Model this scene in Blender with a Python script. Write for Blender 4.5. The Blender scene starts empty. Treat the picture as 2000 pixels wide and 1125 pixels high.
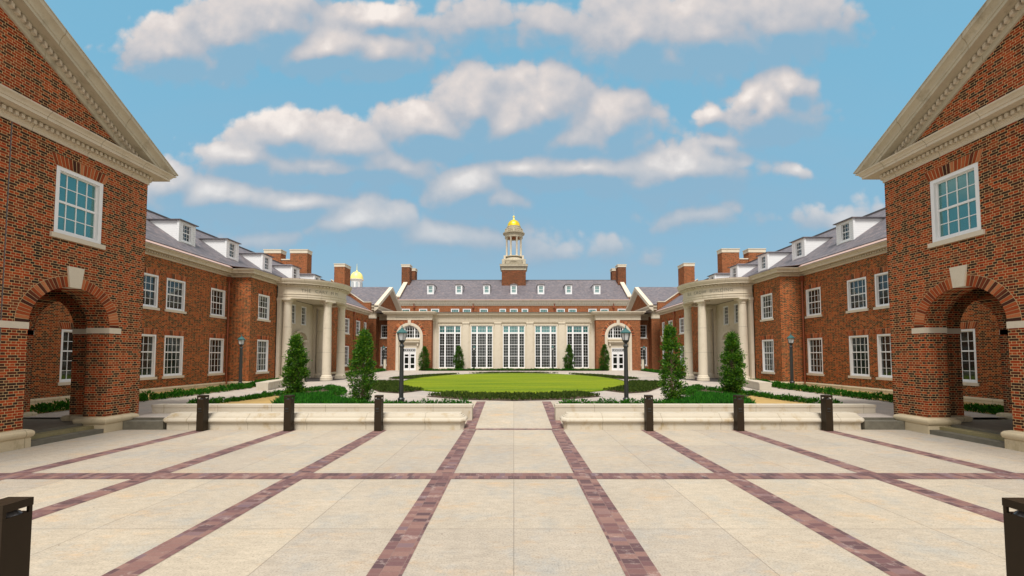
import bpy, bmesh, math, random
from mathutils import Vector, Matrix
R = math.radians
PI = math.pi
sc = bpy.context.scene
COL = sc.collection

# ------------------------------------------------------------------ camera
cam = bpy.data.cameras.new('camera')
co = bpy.data.objects.new('camera', cam); COL.objects.link(co)
cam.sensor_width = 36.0; cam.lens = 813.0 / 2000.0 * 36.0
cam.shift_x = -0.00175; cam.shift_y = 0.0478
cam.clip_start = 0.05; cam.clip_end = 5000
co.location = (0, 0, 2.28); co.rotation_euler = (R(92.6), 0, 0)
sc.camera = co

# ------------------------------------------------------------------ view
sc.view_settings.view_transform = 'Standard'; sc.view_settings.look = 'None'
sc.view_settings.exposure = EXPOSURE = 0.9
sc.view_settings.gamma = 1.0

# ------------------------------------------------------------------ node helper
class NT:
    def __init__(self, tree):
        self.t = tree; tree.nodes.clear()
    def n(self, typ, ins=None, **at):
        nd = self.t.nodes.new(typ)
        for k, v in at.items(): setattr(nd, k, v)
        for k, v in (ins or {}).items():
            s = nd.inputs[k]
            if isinstance(v, bpy.types.NodeSocket): self.t.links.new(v, s)
            else: s.default_value = v
        return nd
    def m(self, op, a, b=None, c=None, clamp=False):
        ins = {0: a}
        if b is not None: ins[1] = b
        if c is not None: ins[2] = c
        return self.n('ShaderNodeMath', ins, operation=op, use_clamp=clamp).outputs[0]
    def v(self, op, a, b=None, scale=None):
        ins = {0: a}
        if b is not None: ins[1] = b
        nd = self.n('ShaderNodeVectorMath', ins, operation=op)
        if scale is not None:
            if isinstance(scale, bpy.types.NodeSocket): self.t.links.new(scale, nd.inputs['Scale'])
            else: nd.inputs['Scale'].default_value = scale
        return nd.outputs['Value'] if op in ('LENGTH', 'DISTANCE', 'DOT_PRODUCT') else nd.outputs[0]
    def mix(self, f, a, b, bt='MIX'):
        nd = self.n('ShaderNodeMix', None, data_type='RGBA', blend_type=bt)
        for i, v in ((0, f), (6, a), (7, b)):
            if isinstance(v, bpy.types.NodeSocket): self.t.links.new(v, nd.inputs[i])
            else: nd.inputs[i].default_value = v if i == 0 else (tuple(v) + (1,))[:4]
        return nd.outputs[2]
    def ramp(self, f, stops, interp='LINEAR'):
        nd = self.n('ShaderNodeValToRGB', {0: f})
        cr = nd.color_ramp; cr.interpolation = interp
        while len(cr.elements) < len(stops): cr.elements.new(0.5)
        for e, (p, c) in zip(cr.elements, stops):
            e.position = p; e.color = (tuple(c) + (1,))[:4] if not isinstance(c, (int, float)) else (c, c, c, 1)
        return nd.outputs[0]
    def noise(self, vec, scale, detail=4, rough=0.55, col=False):
        nd = self.n('ShaderNodeTexNoise', {'Scale': scale, 'Detail': detail, 'Roughness': rough})
        if vec is not None: self.t.links.new(vec, nd.inputs['Vector'])
        return nd.outputs['Color' if col else 'Fac']
    def comb(self, x, y, z):
        return self.n('ShaderNodeCombineXYZ', {0: x, 1: y, 2: z}).outputs[0]
    def sep(self, v):
        return self.n('ShaderNodeSeparateXYZ', {0: v}).outputs

# ------------------------------------------------------------------ world: sky and clouds
SUN_EL, SUN_AZ = 58.0, 184.0          # high, behind the camera
world = bpy.data.worlds.new('World'); sc.world = world; world.use_nodes = True
world.cycles.sampling_method = 'MANUAL'; world.cycles.sample_map_resolution = 256
def build_world():
    W = NT(world.node_tree)
    sky = W.n('ShaderNodeTexSky', None, sky_type='NISHITA', sun_disc=False, sun_elevation=R(SUN_EL), sun_rotation=R(SUN_AZ),
              altitude=0.0, air_density=1.2, dust_density=0.6, ozone_density=1.6)
    skyc = sky.outputs[0]
    d = W.n('ShaderNodeTexCoord').outputs['Generated']
    x, y, z = W.sep(d)
    yy = W.m('MAXIMUM', y, 0.05)
    u = W.m('DIVIDE', x, yy); v = W.m('DIVIDE', z, yy)
    uv = W.comb(u, v, 0.0)
    # cloud masses: (u, v, half width, half height, weight)
    blobs = [
        (-.86, .765, .15, .060, .9), (-.70, .80, .13, .080, 1.05), (-.60, .825, .13, .075, 1.05), (-.47, .765, .19, .060, 1.05), (-.33, .765, .13, .060, 1.0), (-.34, .84, .15, .040, .8),
        (-.10, .83, .20, .055, .55), (.10, .83, .2, .06, .55), (.30, .80, .17, .085, .95), (.48, .81, .22, .090, 1.1), (.66, .83, .18, .085, .9), (.78, .84, .1, .05, .6),
        (.64, .605, .125, .065, 1.1), (.68, .65, .07, .055, 1.0), (.58, .63, .06, .04, .9),
        (-.10, .615, .11, .075, 1.1), (.07, .60, .13, .080, 1.15), (-.02, .575, .20, .070, 1.1), (-.20, .565, .15, .055, 1.0), (.25, .575, .095, .075, 1.05), (.14, .545, .22, .06, 1.0), (.0, .52, .2, .04, .4),
        (-.55, .53, .15, .055, 1.05), (-.42, .525, .14, .055, 1.05), (-.66, .49, .15, .040, .9), (-.47, .475, .32, .045, .95), (-.26, .46, .12, .03, .6),
        (.17, .465, .26, .046, 1.05), (.40, .455, .22, .052, 1.05), (.02, .455, .12, .04, .95), (.30, .43, .22, .035, .7), (.50, .45, .10, .03, .6),
        (-.11, .405, .11, .055, 1.05), (-.05, .375, .10, .035, .85),
        (-.71, .39, .22, .05, 1.0), (-.84, .425, .09, .045, .9), (-.54, .385, .18, .035, .9), (-1.0, .40, .16, .05, .8),
        (-.37, .325, .15, .050, 1.0), (-.17, .285, .20, .045, .75), (.13, .26, .22, .04, .45), (.45, .345, .15, .035, .45), (.80, .345, .12, .035, .55), (-.62, .29, .2, .035, .35), (.68, .45, .05, .02, .5), (.48, .60, .05, .03, .7), (.50, .53, .10, .03, .55), (-.40, .335, .09, .05, .8),
    ]
    g = bpy.data.node_groups.new('cloud_field', 'ShaderNodeTree')
    g.interface.new_socket('Vector', in_out='INPUT', socket_type='NodeSocketVector')
    g.interface.new_socket('Value', in_out='OUTPUT', socket_type='NodeSocketFloat')
    g.interface.new_socket('Broad', in_out='OUTPUT', socket_type='NodeSocketFloat')
    G = NT(g)
    gi = G.n('NodeGroupInput').outputs[0]; go = G.n('NodeGroupOutput')
    wn = G.noise(gi, 5.5, 3, 0.5, col=True)
    warp = G.v('SCALE', G.v('SUBTRACT', wn, (0.5, 0.5, 0.5)), scale=0.075)
    warp2 = G.v('SCALE', G.v('SUBTRACT', G.noise(gi, 20.0, 4, 0.55, col=True), (0.5, 0.5, 0.5)), scale=0.028)
    p = G.v('ADD', G.v('ADD', gi, warp), warp2)
    acc = None
    for (bu, bv, a, b, w) in blobs:
        q = G.v('MULTIPLY', G.v('SUBTRACT', p, (bu, bv, 0)), (1 / (a * 1.32), 1 / (b * 1.75), 0))
        val = G.m('MULTIPLY', G.m('SUBTRACT', 1.0, G.v('LENGTH', q)), w)
        acc = val if acc is None else G.m('SMOOTH_MAX', acc, val, 0.25)
    acc = G.m('MAXIMUM', acc, -0.6)
    # billows: rounded cells at two sizes, plus fine noise
    gq = G.v('ADD', gi, G.v('SCALE', G.v('SUBTRACT', G.noise(gi, 14.0, 3, 0.6, col=True), (0.5, 0.5, 0.5)), scale=0.03))
    v1 = G.n('ShaderNodeTexVoronoi', {'Vector': gq, 'Scale': 13.0}, feature='F1').outputs['Distance']
    v2 = G.n('ShaderNodeTexVoronoi', {'Vector': gq, 'Scale': 34.0}, feature='F1').outputs['Distance']
    bil = G.m('ADD', G.m('MULTIPLY', G.m('SUBTRACT', 0.42, v1), 0.42), G.m('MULTIPLY', G.m('SUBTRACT', 0.42, v2), 0.22))
    tot = G.m('ADD', acc, G.m('ADD', bil, G.m('MULTIPLY', G.m('SUBTRACT', G.noise(gi, 40.0, 4, 0.6), 0.5), 0.18)))
    G.t.links.new(tot, go.inputs[0]); G.t.links.new(acc, go.inputs[1])
    def field(vec):
        nd = W.n('ShaderNodeGroup'); nd.node_tree = g
        W.t.links.new(vec, nd.inputs[0]); return nd.outputs[0], nd.outputs[1]
    f0, b0 = field(uv)
    f1, b1 = field(W.v('ADD', uv, (-0.012, 0.036, 0)))
    cov = W.n('ShaderNodeMapRange', {0: f0, 1: 0.0, 2: 0.26, 3: 0.0, 4: 1.0}, interpolation_type='SMOOTHSTEP').outputs[0]
    df = W.m('ADD', W.m('MULTIPLY', W.m('SUBTRACT', b0, b1), 0.9), W.m('MULTIPLY', W.m('SUBTRACT', f0, f1), 0.35))
    lit = W.n('ShaderNodeMapRange', {0: df, 1: -0.22, 2: 0.60, 3: 0.0, 4: 1.0}).outputs[0]
    # broad thin veil, thicker low down
    veil = W.m('MULTIPLY', W.noise(W.v('MULTIPLY', uv, (2.2, 6.0, 1)), 1.0, 4, 0.6), W.n('ShaderNodeMapRange', {0: v, 1: 0.75, 2: 0.12, 3: 0.18, 4: 0.90}).outputs[0])
    fwd = W.n('ShaderNodeMapRange', {0: y, 1: 0.05, 2: 0.25}).outputs[0]
    # unseen bright overcast overhead and behind the camera, added to fill the walls
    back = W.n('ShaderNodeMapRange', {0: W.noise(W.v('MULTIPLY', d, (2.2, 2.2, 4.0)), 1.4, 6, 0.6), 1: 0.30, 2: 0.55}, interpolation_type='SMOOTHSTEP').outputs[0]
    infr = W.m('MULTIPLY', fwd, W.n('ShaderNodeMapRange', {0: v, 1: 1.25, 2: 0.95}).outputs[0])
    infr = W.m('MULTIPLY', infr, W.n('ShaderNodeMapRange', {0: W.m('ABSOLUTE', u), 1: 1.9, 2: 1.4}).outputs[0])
    cov = W.n('ShaderNodeMix', {0: infr, 2: back, 3: cov}, data_type='FLOAT').outputs[0]
    lit = W.n('ShaderNodeMix', {0: infr, 2: 0.8, 3: lit}, data_type='FLOAT').outputs[0]
    tint = W.mix(1.0, skyc, SKY_TINT, 'MULTIPLY')
    # the air low over the horizon is greyer: take the Nishita whitening down
    flat = W.mix(SKY_FLAT, tint, SKY_BLUE)
    hz = W.n('ShaderNodeMapRange', {0: v, 1: 0.02, 2: 0.55}).outputs[0]
    flat = W.mix(1.0, flat, W.mix(hz, (1.15, 0.86, 0.84), (1.0, 1.0, 1.0)), 'MULTIPLY')
    base = W.mix(W.m('MULTIPLY', veil, 0.8), flat, CLOUD_LOW)
    cc = W.ramp(lit, [(0.0, CLOUD_DARK), (0.35, CLOUD_MID), (0.75, CLOUD_LIT), (1.0, CLOUD_TOP)])
    soft = W.n('ShaderNodeMapRange', {0: v, 1: 0.22, 2: 0.60, 3: 0.50, 4: 0.95}).outputs[0]
    soft = W.n('ShaderNodeMix', {0: infr, 2: 1.0, 3: soft}, data_type='FLOAT').outputs[0]
    thin = W.n('ShaderNodeMapRange', {0: lit, 1: 0.0, 2: 0.36, 3: 0.42, 4: 1.0}, interpolation_type='SMOOTHSTEP').outputs[0]
    col = W.mix(W.m('MULTIPLY', W.m('MULTIPLY', cov, soft), thin), base, cc)
    col = W.mix(W.m('MULTIPLY', W.m('SUBTRACT', 1.0, infr), back), col, CLOUD_FILL)
    below = W.n('ShaderNodeMapRange', {0: z, 1: -0.02, 2: 0.0}).outputs[0]
    col = W.mix(below, (1.6, 1.5, 1.3), col)
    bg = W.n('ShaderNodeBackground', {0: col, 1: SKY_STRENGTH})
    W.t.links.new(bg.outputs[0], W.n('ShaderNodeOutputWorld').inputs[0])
SKY_STRENGTH = 0.10
SKY_TINT = (0.80, 1.02, 1.0)
SKY_FLAT = 0.8
SKY_BLUE = (1.02, 2.62, 3.62)
CLOUD_LOW = (1.95, 2.35, 2.88)
CLOUD_DARK = (1.70, 2.30, 2.92)
CLOUD_MID = (2.60, 2.72, 3.0)
CLOUD_LIT = (4.05, 3.68, 3.52)
CLOUD_FILL = (5.2, 4.9, 4.6)
CLOUD_TOP = (5.2, 4.7, 4.35)
build_world()

sun = bpy.data.lights.new('sun', 'SUN'); sun.energy = 2.2; sun.angle = R(20); sun.color = (1.0, 0.95, 0.88)
so = bpy.data.objects.new('sun', sun); COL.objects.link(so)
_d = Vector((math.sin(R(SUN_AZ)) * math.cos(R(SUN_EL)), math.cos(R(SUN_AZ)) * math.cos(R(SUN_EL)), math.sin(R(SUN_EL))))
so.rotation_euler = _d.to_track_quat('Z', 'Y').to_euler(); so.location = _d * 200

# ------------------------------------------------------------------ materials
def mat(name, fn=None, col=(.5, .5, .5), rough=.6, metal=0., spec=.5, var=0., vscale=3., bump=0., bscale=40.):
    m = bpy.data.materials.new(name); m.use_nodes = True
    N = NT(m.node_tree)
    out = N.n('ShaderNodeOutputMaterial')
    b = N.n('ShaderNodeBsdfPrincipled', {'Base Color': tuple(col) + (1,), 'Roughness': rough, 'Metallic': metal, 'Specular IOR Level': spec})
    N.t.links.new(b.outputs[0], out.inputs[0])
    pos = N.n('ShaderNodeNewGeometry').outputs['Position']
    if var:
        f = N.noise(pos, vscale, 5, .6)
        c = N.mix(f, [max(0, k * (1 - var)) for k in col], [k * (1 + var) for k in col])
        N.t.links.new(c, b.inputs['Base Color'])
    if bump:
        bn = N.n('ShaderNodeBump', {'Strength': bump, 'Distance': .01, 'Height': N.noise(pos, bscale, 4, .6)})
        N.t.links.new(bn.outputs[0], b.inputs['Normal'])
    if fn: fn(N, b, pos, out)
    return m

def uvwall(N, pos, sx=1., sz=1.):
    nx, ny, nz = N.sep(N.v('ABSOLUTE', N.n('ShaderNodeNewGeometry').outputs['True Normal']))
    x, y, z = N.sep(pos)
    f = N.m('GREATER_THAN', nx, ny)
    u = N.n('ShaderNodeMix', {0: f, 2: x, 3: y}, data_type='FLOAT').outputs[0]
    return N.comb(N.m('MULTIPLY', u, sx), N.m('MULTIPLY', z, sz), 0.0)

def brickfn(stops, mortar, scale=1.0, msize=.0065, warm=.22):
    def fn(N, b, pos, out):
        vec = uvwall(N, pos)
        wob = N.v('SCALE', N.v('SUBTRACT', N.noise(vec, 30., 2, .5, col=True), (.5, .5, .5)), scale=.004)
        bt = N.n('ShaderNodeTexBrick', {'Vector': N.v('ADD', vec, wob), 'Color1': (0, 0, 0, 1), 'Color2': (1, 1, 1, 1), 'Mortar': (.5, .5, .5, 1), 'Scale': scale,
                 'Mortar Size': msize, 'Mortar Smooth': .25, 'Bias': 0., 'Brick Width': .205, 'Row Height': .0677}, offset=.5, offset_frequency=2, squash=.5, squash_frequency=2)
        c = N.ramp(bt.outputs['Color'], stops)
        patch = N.noise(pos, .9, 4, .6)
        c = N.mix(N.n('ShaderNodeMapRange', {0: patch, 1: .35, 2: .7, 3: 0., 4: warm}).outputs[0], c, (.42, .15, .05))
        tone = N.noise(N.v('MULTIPLY', pos, (1., 1., .35)), 1.5, 6, .65)
        c = N.mix(1., c, N.ramp(tone, [(.3, (.80, .78, .78)), (.7, (1.12, 1.10, 1.08))]), 'MULTIPLY')
        grain = N.noise(vec, 90., 3, .7)
        c = N.mix(1.0, c, N.ramp(grain, [(0.2, .70), (.8, 1.15)]), 'MULTIPLY')
        mc = N.mix(N.noise(vec, 8., 3, .6), [k * .8 for k in mortar], [k * 1.15 for k in mortar])
        c = N.mix(bt.outputs['Fac'], c, mc)
        N.t.links.new(c, b.inputs['Base Color'])
        h = N.m('SUBTRACT', N.m('MULTIPLY', grain, .3), bt.outputs['Fac'])
        bn = N.n('ShaderNodeBump', {'Strength': .55, 'Distance': .008, 'Height': h})
        N.t.links.new(bn.outputs[0], b.inputs['Normal'])
    return fn
BR = [(0.0, (.030, .020, .017)), (.22, (.050, .026, .019)), (.36, (.10, .026, .014)), (.48, (.25, .035, .013)), (.66, (.36, .047, .015)), (.84, (.42, .082, .025)), (1.0, (.14, .050, .028))]
M = {}
M['brick'] = mat('red_brick', brickfn(BR, (.60, .42, .21), msize=.0058, warm=.10), rough=.9, spec=.1)
BR2 = [(0.0, (.07, .026, .016)), (.3, (.16, .043, .018)), (.6, (.28, .068, .024)), (1.0, (.36, .10, .038))]
BR4 = [(0.0, (.025, .015, .012)), (.4, (.09, .028, .016)), (.7, (.19, .045, .02)), (1.0, (.25, .07, .03))]
M['brick_far'] = mat('orange_brick', brickfn(BR2, (.46, .27, .14)), rough=.9, spec=.1)
BR3 = [(0.0, (.024, .014, .012)), (.26, (.048, .020, .014)), (.5, (.23, .036, .012)), (.8, (.36, .062, .016)), (1.0, (.44, .115, .03))]
M['brick_dark'] = mat('dark_brick', brickfn(BR4, (.30, .18, .10), warm=.08), rough=.9, spec=.1)
M['brick_wing'] = mat('wing_brick', brickfn(BR3, (.52, .33, .15), msize=.0066, warm=.12), rough=.9, spec=.1)
def vouss(N, b, pos, out):
    r = N.n('ShaderNodeNewGeometry').outputs['Random Per Island']
    c = N.ramp(r, [(0., (.05, .022, .016)), (.2, (.12, .034, .018)), (.4, (.27, .055, .02)), (.75, (.38, .085, .028)), (1., (.50, .20, .09))])
    c = N.mix(1., c, N.ramp(N.noise(pos, 60., 3, .7), [(.2, .75), (.8, 1.2)]), 'MULTIPLY')
    N.t.links.new(c, b.inputs['Base Color'])
M['voussoir'] = mat('arch_brick', vouss, rough=.9, spec=.1)
M['mortar'] = mat('mortar', col=(.52, .36, .19), rough=.95, var=.15, vscale=9)

def stonefn(c0, c1, stain, amt, joint=0.):
    def fn(N, b, pos, out):
        c = N.mix(N.noise(pos, 2.2, 6, .62), c0, c1)
        st = N.n('ShaderNodeMapRange', {0: N.noise(N.v('MULTIPLY', pos, (1., 1., .55)), 2.8, 6, .7), 1: .54, 2: .74, 3: 0., 4: amt}).outputs[0]
        c = N.mix(st, c, stain)
        if joint:
            x, y, z = N.sep(uvwall(N, pos))
            fr = N.m('ABSOLUTE', N.m('SUBTRACT', N.m('FRACT', N.m('DIVIDE', x, joint)), .5))
            j = N.m('LESS_THAN', fr, .009 / joint)
            c = N.mix(N.m('MULTIPLY', j, .55), c, (.20, .16, .10))
        c = N.mix(1., c, N.ramp(N.noise(pos, 55., 4, .7), [(.2, .88), (.8, 1.1)]), 'MULTIPLY')
        N.t.links.new(c, b.inputs['Base Color'])
        bn = N.n('ShaderNodeBump', {'Strength': .25, 'Distance': .006, 'Height': N.noise(pos, 70., 5, .7)})
        N.t.links.new(bn.outputs[0], b.inputs['Normal'])
    return fn
M['stone'] = mat('limestone', stonefn((.56, .495, .385), (.68, .605, .485), (.34, .275, .16), .45, 1.37), rough=.8, spec=.3)
M['stone_plain'] = mat('limestone_plain', stonefn((.58, .515, .405), (.68, .61, .495), (.38, .31, .20), .35), rough=.8, spec=.3)
M['stone_bench'] = mat('limestone_bench', stonefn((.48, .43, .345), (.56, .51, .415), (.36, .25, .10), .8, 1.83), rough=.75, spec=.3)
M['stone_base'] = mat('limestone_base', stonefn((.52, .43, .28), (.64, .54, .37), (.26, .20, .09), .7, 1.6), rough=.8, spec=.3)
M['stone_weather'] = mat('weathered_stone_trim', stonefn((.40, .36, .27), (.58, .52, .40), (.22, .19, .13), .7, 1.9), rough=.9, spec=.1)
M['granite'] = mat('wet_granite', col=(.14, .13, .10), rough=.6, var=.5, vscale=5, bump=.3)
M['dark_granite'] = mat('dark_granite', col=(.035, .032, .032), rough=.5, var=.4, vscale=9)
M['mossy'] = mat('mossy_step', stonefn((.20, .17, .08), (.34, .29, .15), (.08, .07, .02), .8), rough=.9)
M['white'] = mat('white_paint', col=(.80, .81, .82), rough=.45, var=.04, vscale=4)
def siding(N, b, pos, out):
    x, y, z = N.sep(pos)
    fr = N.m('FRACT', N.m('DIVIDE', z, .13))
    c = N.mix(N.m('LESS_THAN', fr, .1), (.80, .81, .82), (.58, .60, .62))
    N.t.links.new(c, b.inputs['Base Color'])
    bn = N.n('ShaderNodeBump', {'Strength': .5, 'Distance': .02, 'Height': fr})
    N.t.links.new(bn.outputs[0], b.inputs['Normal'])
M['siding'] = mat('white_siding', siding, rough=.5)
def glassfn(dark, refl, amt):
    def fn(N, b, pos, out):
        nb = N.n('ShaderNodeBump', {'Strength': .06, 'Distance': .05, 'Height': N.noise(pos, 1.7, 2, .5)})
        c = N.mix(N.noise(pos, .9, 3, .6), [k * .5 for k in dark], [k * 1.7 for k in dark])
        N.t.links.new(c, b.inputs['Base Color'])
        N.t.links.new(nb.outputs[0], b.inputs['Normal'])
        g = N.n('ShaderNodeBsdfGlossy', {'Color': tuple(refl) + (1,), 'Roughness': .03, 'Normal': nb.outputs[0]})
        lw = N.n('ShaderNodeLayerWeight', {'Blend': .35}).outputs['Fresnel']
        f = N.m('ADD', N.m('MULTIPLY', lw, .35), amt, clamp=True)
        mx = N.n('ShaderNodeMixShader', {0: f}); N.t.links.new(b.outputs[0], mx.inputs[1]); N.t.links.new(g.outputs[0], mx.inputs[2])
        N.t.links.new(mx.outputs[0], out.inputs[0])
    return fn
M['glass'] = mat('window_glass', glassfn((.012, .014, .013), (.70, .88, .85), .03), rough=.05, spec=.5)
M['glass_teal'] = mat('teal_window_glass', glassfn((.020, .105, .108), (.52, .92, .86), .18), rough=.05, spec=.5)
M['glass_hall'] = mat('hall_window_glass', glassfn((.007, .010, .008), (.50, .75, .65), .0), rough=.05, spec=.5)
def slatefn(N, b, pos, out):
    vec = uvwall(N, pos, 1., 1.75)
    bt = N.n('ShaderNodeTexBrick', {'Vector': vec, 'Color1': (0, 0, 0, 1), 'Color2': (1, 1, 1, 1), 'Mortar': (0, 0, 0, 1), 'Scale': 1., 'Mortar Size': .006,
             'Mortar Smooth': .2, 'Brick Width': .28, 'Row Height': .20}, offset=.5)
    c = N.ramp(bt.outputs['Color'], [(0., (.105, .097, .112)), (.4, (.130, .120, .136)), (.75, (.155, .140, .155)), (1., (.20, .162, .165))])
    pk = N.noise(N.v('MULTIPLY', vec, (.5, 2.0, 1.)), 1.1, 5, .65)
    c = N.mix(1., c, N.ramp(pk, [(.25, .80), (.75, 1.2)]), 'MULTIPLY')
    c = N.mix(N.m('MULTIPLY', bt.outputs['Fac'], .5), c, (.06, .055, .06))
    N.t.links.new(c, b.inputs['Base Color'])
    bn = N.n('ShaderNodeBump', {'Strength': .5, 'Distance': .01, 'Height': N.m('SUBTRACT', bt.outputs['Color'], bt.outputs['Fac'])})
    N.t.links.new(bn.outputs[0], b.inputs['Normal'])
M['slate'] = mat('slate_tiles', slatefn, rough=.55, spec=.4)
M['flashing'] = mat('copper_flashing', col=(.58, .40, .34), rough=.4, metal=.15, var=.2, vscale=1.5)
M['copper'] = mat('copper_pipe', col=(.32, .10, .05), rough=.4, metal=.5, var=.25, vscale=6)
M['lead'] = mat('lead_edge', col=(.10, .085, .085), rough=.5)
M['gold'] = mat('gold_leaf', col=(1.0, .70, .03), rough=.28, metal=.85, var=.2, vscale=3)
M['pale_gold'] = mat('pale_gold_leaf', col=(.92, .80, .26), rough=.45, metal=.2)
M['bollard'] = mat('bronze_powder_coat', col=(.026, .017, .009), rough=.45, spec=.2, var=.15, vscale=8)
M['reflector'] = mat('bollard_lens', col=(.12, .115, .115), rough=.25, metal=.3)
M['iron'] = mat('dark_iron', col=(.024, .027, .026), rough=.38, spec=.5, var=.3, vscale=12)
M['verdigris'] = mat('verdigris_copper', col=(.025, .105, .105), rough=.4, spec=.5, var=.5, vscale=14)
def lampglass(N, b, pos, out):
    b.inputs['Transmission Weight'].default_value = .35
M['lampglass'] = mat('frosted_lamp_glass', lampglass, col=(.72, .74, .74), rough=.25)
M['louvre'] = mat('pale_louvre', col=(.42, .47, .50), rough=.7)
M['letters'] = mat('carved_letter', col=(.20, .19, .15), rough=.9)
M['door_wood'] = mat('oak_door', col=(.30, .15, .05), rough=.5, var=.3, vscale=10)
M['bark'] = mat('tree_bark', col=(.20, .14, .09), rough=.9, var=.35, vscale=20)
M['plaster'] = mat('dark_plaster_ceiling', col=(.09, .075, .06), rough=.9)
M['cream'] = mat('cream_post_paint', col=(.62, .57, .46), rough=.5)

def concfn(c0, c1, stain, joints):
    def fn(N, b, pos, out):
        x, y, z = N.sep(pos)
        c = N.mix(N.ramp(N.noise(pos, .55, 6, .62), [(.3, 0.), (.7, 1.)]), c0, c1)
        sw = N.noise(N.v('MULTIPLY', pos, (.8, 1.6, 1.)), 1.3, 7, .72)
        c = N.mix(N.n('ShaderNodeMapRange', {0: sw, 1: .54, 2: .70, 3: 0., 4: .75}).outputs[0], c, stain)
        gy = N.noise(N.v('ADD', pos, (31., 7., 0.)), 1.1, 7, .75)
        c = N.mix(N.n('ShaderNodeMapRange', {0: gy, 1: .50, 2: .66, 3: 0., 4: .7}).outputs[0], c, (.36, .355, .325))
        sp = N.noise(pos, 42., 4, .8)
        c = N.mix(1., c, N.ramp(sp, [(.30, .55), (.46, .97), (.72, 1.20)]), 'MULTIPLY')
        c = N.mix(1., c, N.ramp(N.noise(N.v('MULTIPLY', pos, (1., 2.2, 1.)), 5., 5, .7), [(.25, .84), (.75, 1.13)]), 'MULTIPLY')
        vo = N.n('ShaderNodeTexVoronoi', {'Vector': pos, 'Scale': 1.7, 'Randomness': 1.}).outputs['Distance']
        c = N.mix(N.m('LESS_THAN', vo, .018), c, (.12, .09, .07))
        cell = N.comb(N.m('FLOOR', N.m('DIVIDE', x, 2.76)), N.m('FLOOR', N.m('DIVIDE', N.m('SUBTRACT', y, 10.7), 2.55)), 0.)
        wn = N.n('ShaderNodeTexWhiteNoise', {'Vector': cell}).outputs['Value']
        c = N.mix(1., c, N.ramp(wn, [(0., (.91, .91, .93)), (1., (1.06, 1.05, 1.02))]), 'MULTIPLY')
        dk = N.noise(N.v('ADD', N.v('MULTIPLY', pos, (.35, 1., 1.)), (5., 3., 0.)), 1.6, 8, .75)
        c = N.mix(N.n('ShaderNodeMapRange', {0: dk, 1: .60, 2: .74, 3: 0., 4: .5}).outputs[0], c, (.25, .225, .19))
        for (sck, per, off) in joints:
            t = (x, y)[sck]
            fr = N.m('ABSOLUTE', N.m('SUBTRACT', N.m('FRACT', N.m('ADD', N.m('DIVIDE', N.m('SUBTRACT', t, off), per), .5)), .5))
            c = N.mix(N.m('MULTIPLY', N.m('LESS_THAN', fr, .006 / per), .55), c, (.14, .12, .10))
        N.t.links.new(c, b.inputs['Base Color'])
        bn = N.n('ShaderNodeBump', {'Strength': .3, 'Distance': .004, 'Height': sp})
        N.t.links.new(bn.outputs[0], b.inputs['Normal'])
    return fn
M['concrete'] = mat('plaza_concrete', concfn((.395, .345, .275), (.475, .415, .33), (.51, .365, .225), [(0, 2.76, 0.), (1, 2.55, 8.0 + 2.7)]), rough=.8, spec=.3)
M['court'] = mat('court_concrete', concfn((.41, .36, .315), (.48, .42, .365), (.38, .32, .25), [(0, 2.76, 0.), (1, 2.55, 1.)]), rough=.8, spec=.3)
def paverfn(axis):
    def fn(N, b, pos, out):
        x, y, z = N.sep(pos)
        vec = N.comb(y, x, 0.) if axis == 'y' else N.comb(x, y, 0.)
        bt = N.n('ShaderNodeTexBrick', {'Vector': vec, 'Color1': (0, 0, 0, 1), 'Color2': (1, 1, 1, 1), 'Mortar': (0, 0, 0, 1), 'Scale': 1., 'Mortar Size': .004,
                 'Mortar Smooth': .3, 'Brick Width': .11, 'Row Height': .2}, offset=.5)
        c = N.ramp(bt.outputs['Color'], [(0., (.095, .055, .060)), (.3, (.15, .078, .080)), (.6, (.20, .105, .095)), (.85, (.26, .15, .125)), (1., (.16, .105, .125))])
        c = N.mix(N.m('MULTIPLY', bt.outputs['Fac'], .55), c, (.33, .23, .19))
        ef = N.n('ShaderNodeMapRange', {0: N.noise(pos, 3.3, 6, .75), 1: .56, 2: .70, 3: 0., 4: .8}).outputs[0]
        c = N.mix(ef, c, (.42, .34, .31))
        c = N.mix(1., c, N.ramp(N.noise(pos, 60., 3, .7), [(.2, .8), (.8, 1.15)]), 'MULTIPLY')
        N.t.links.new(c, b.inputs['Base Color'])
        bn = N.n('ShaderNodeBump', {'Strength': .4, 'Distance': .004, 'Height': N.m('SUBTRACT', 1., bt.outputs['Fac'])})
        N.t.links.new(bn.outputs[0], b.inputs['Normal'])
    return fn
M['paver_y'] = mat('purple_pavers_long', paverfn('y'), rough=.75, spec=.35)
M['paver_x'] = mat('purple_pavers_cross', paverfn('x'), rough=.75, spec=.35)
def lawnfn(N, b, pos, out):
    st = N.noise(N.v('MULTIPLY', pos, (.10, .8, 1.)), 1.0, 5, .6)
    c = N.mix(N.ramp(st, [(.35, 0.), (.65, 1.)]), (.105, .185, .002), (.235, .280, .003))
    c = N.mix(1., c, N.ramp(N.noise(pos, 7., 6, .8), [(.3, .58), (.7, 1.25)]), 'MULTIPLY')
    N.t.links.new(c, b.inputs['Base Color'])
    bn = N.n('ShaderNodeBump', {'Strength': .8, 'Distance': .03, 'Height': N.noise(pos, 30., 4, .7)})
    N.t.links.new(bn.outputs[0], b.inputs['Normal'])
M['lawn'] = mat('mown_grass', lawnfn, rough=.9, spec=.2)
M['soil'] = mat('dark_mulch', col=(.075, .045, .026), rough=.95, var=.6, vscale=12, bump=.8, bscale=30)
M['sand'] = mat('sandy_soil', col=(.44, .29, .10), rough=.95, var=.3, vscale=3, bump=.5, bscale=30)
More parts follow.
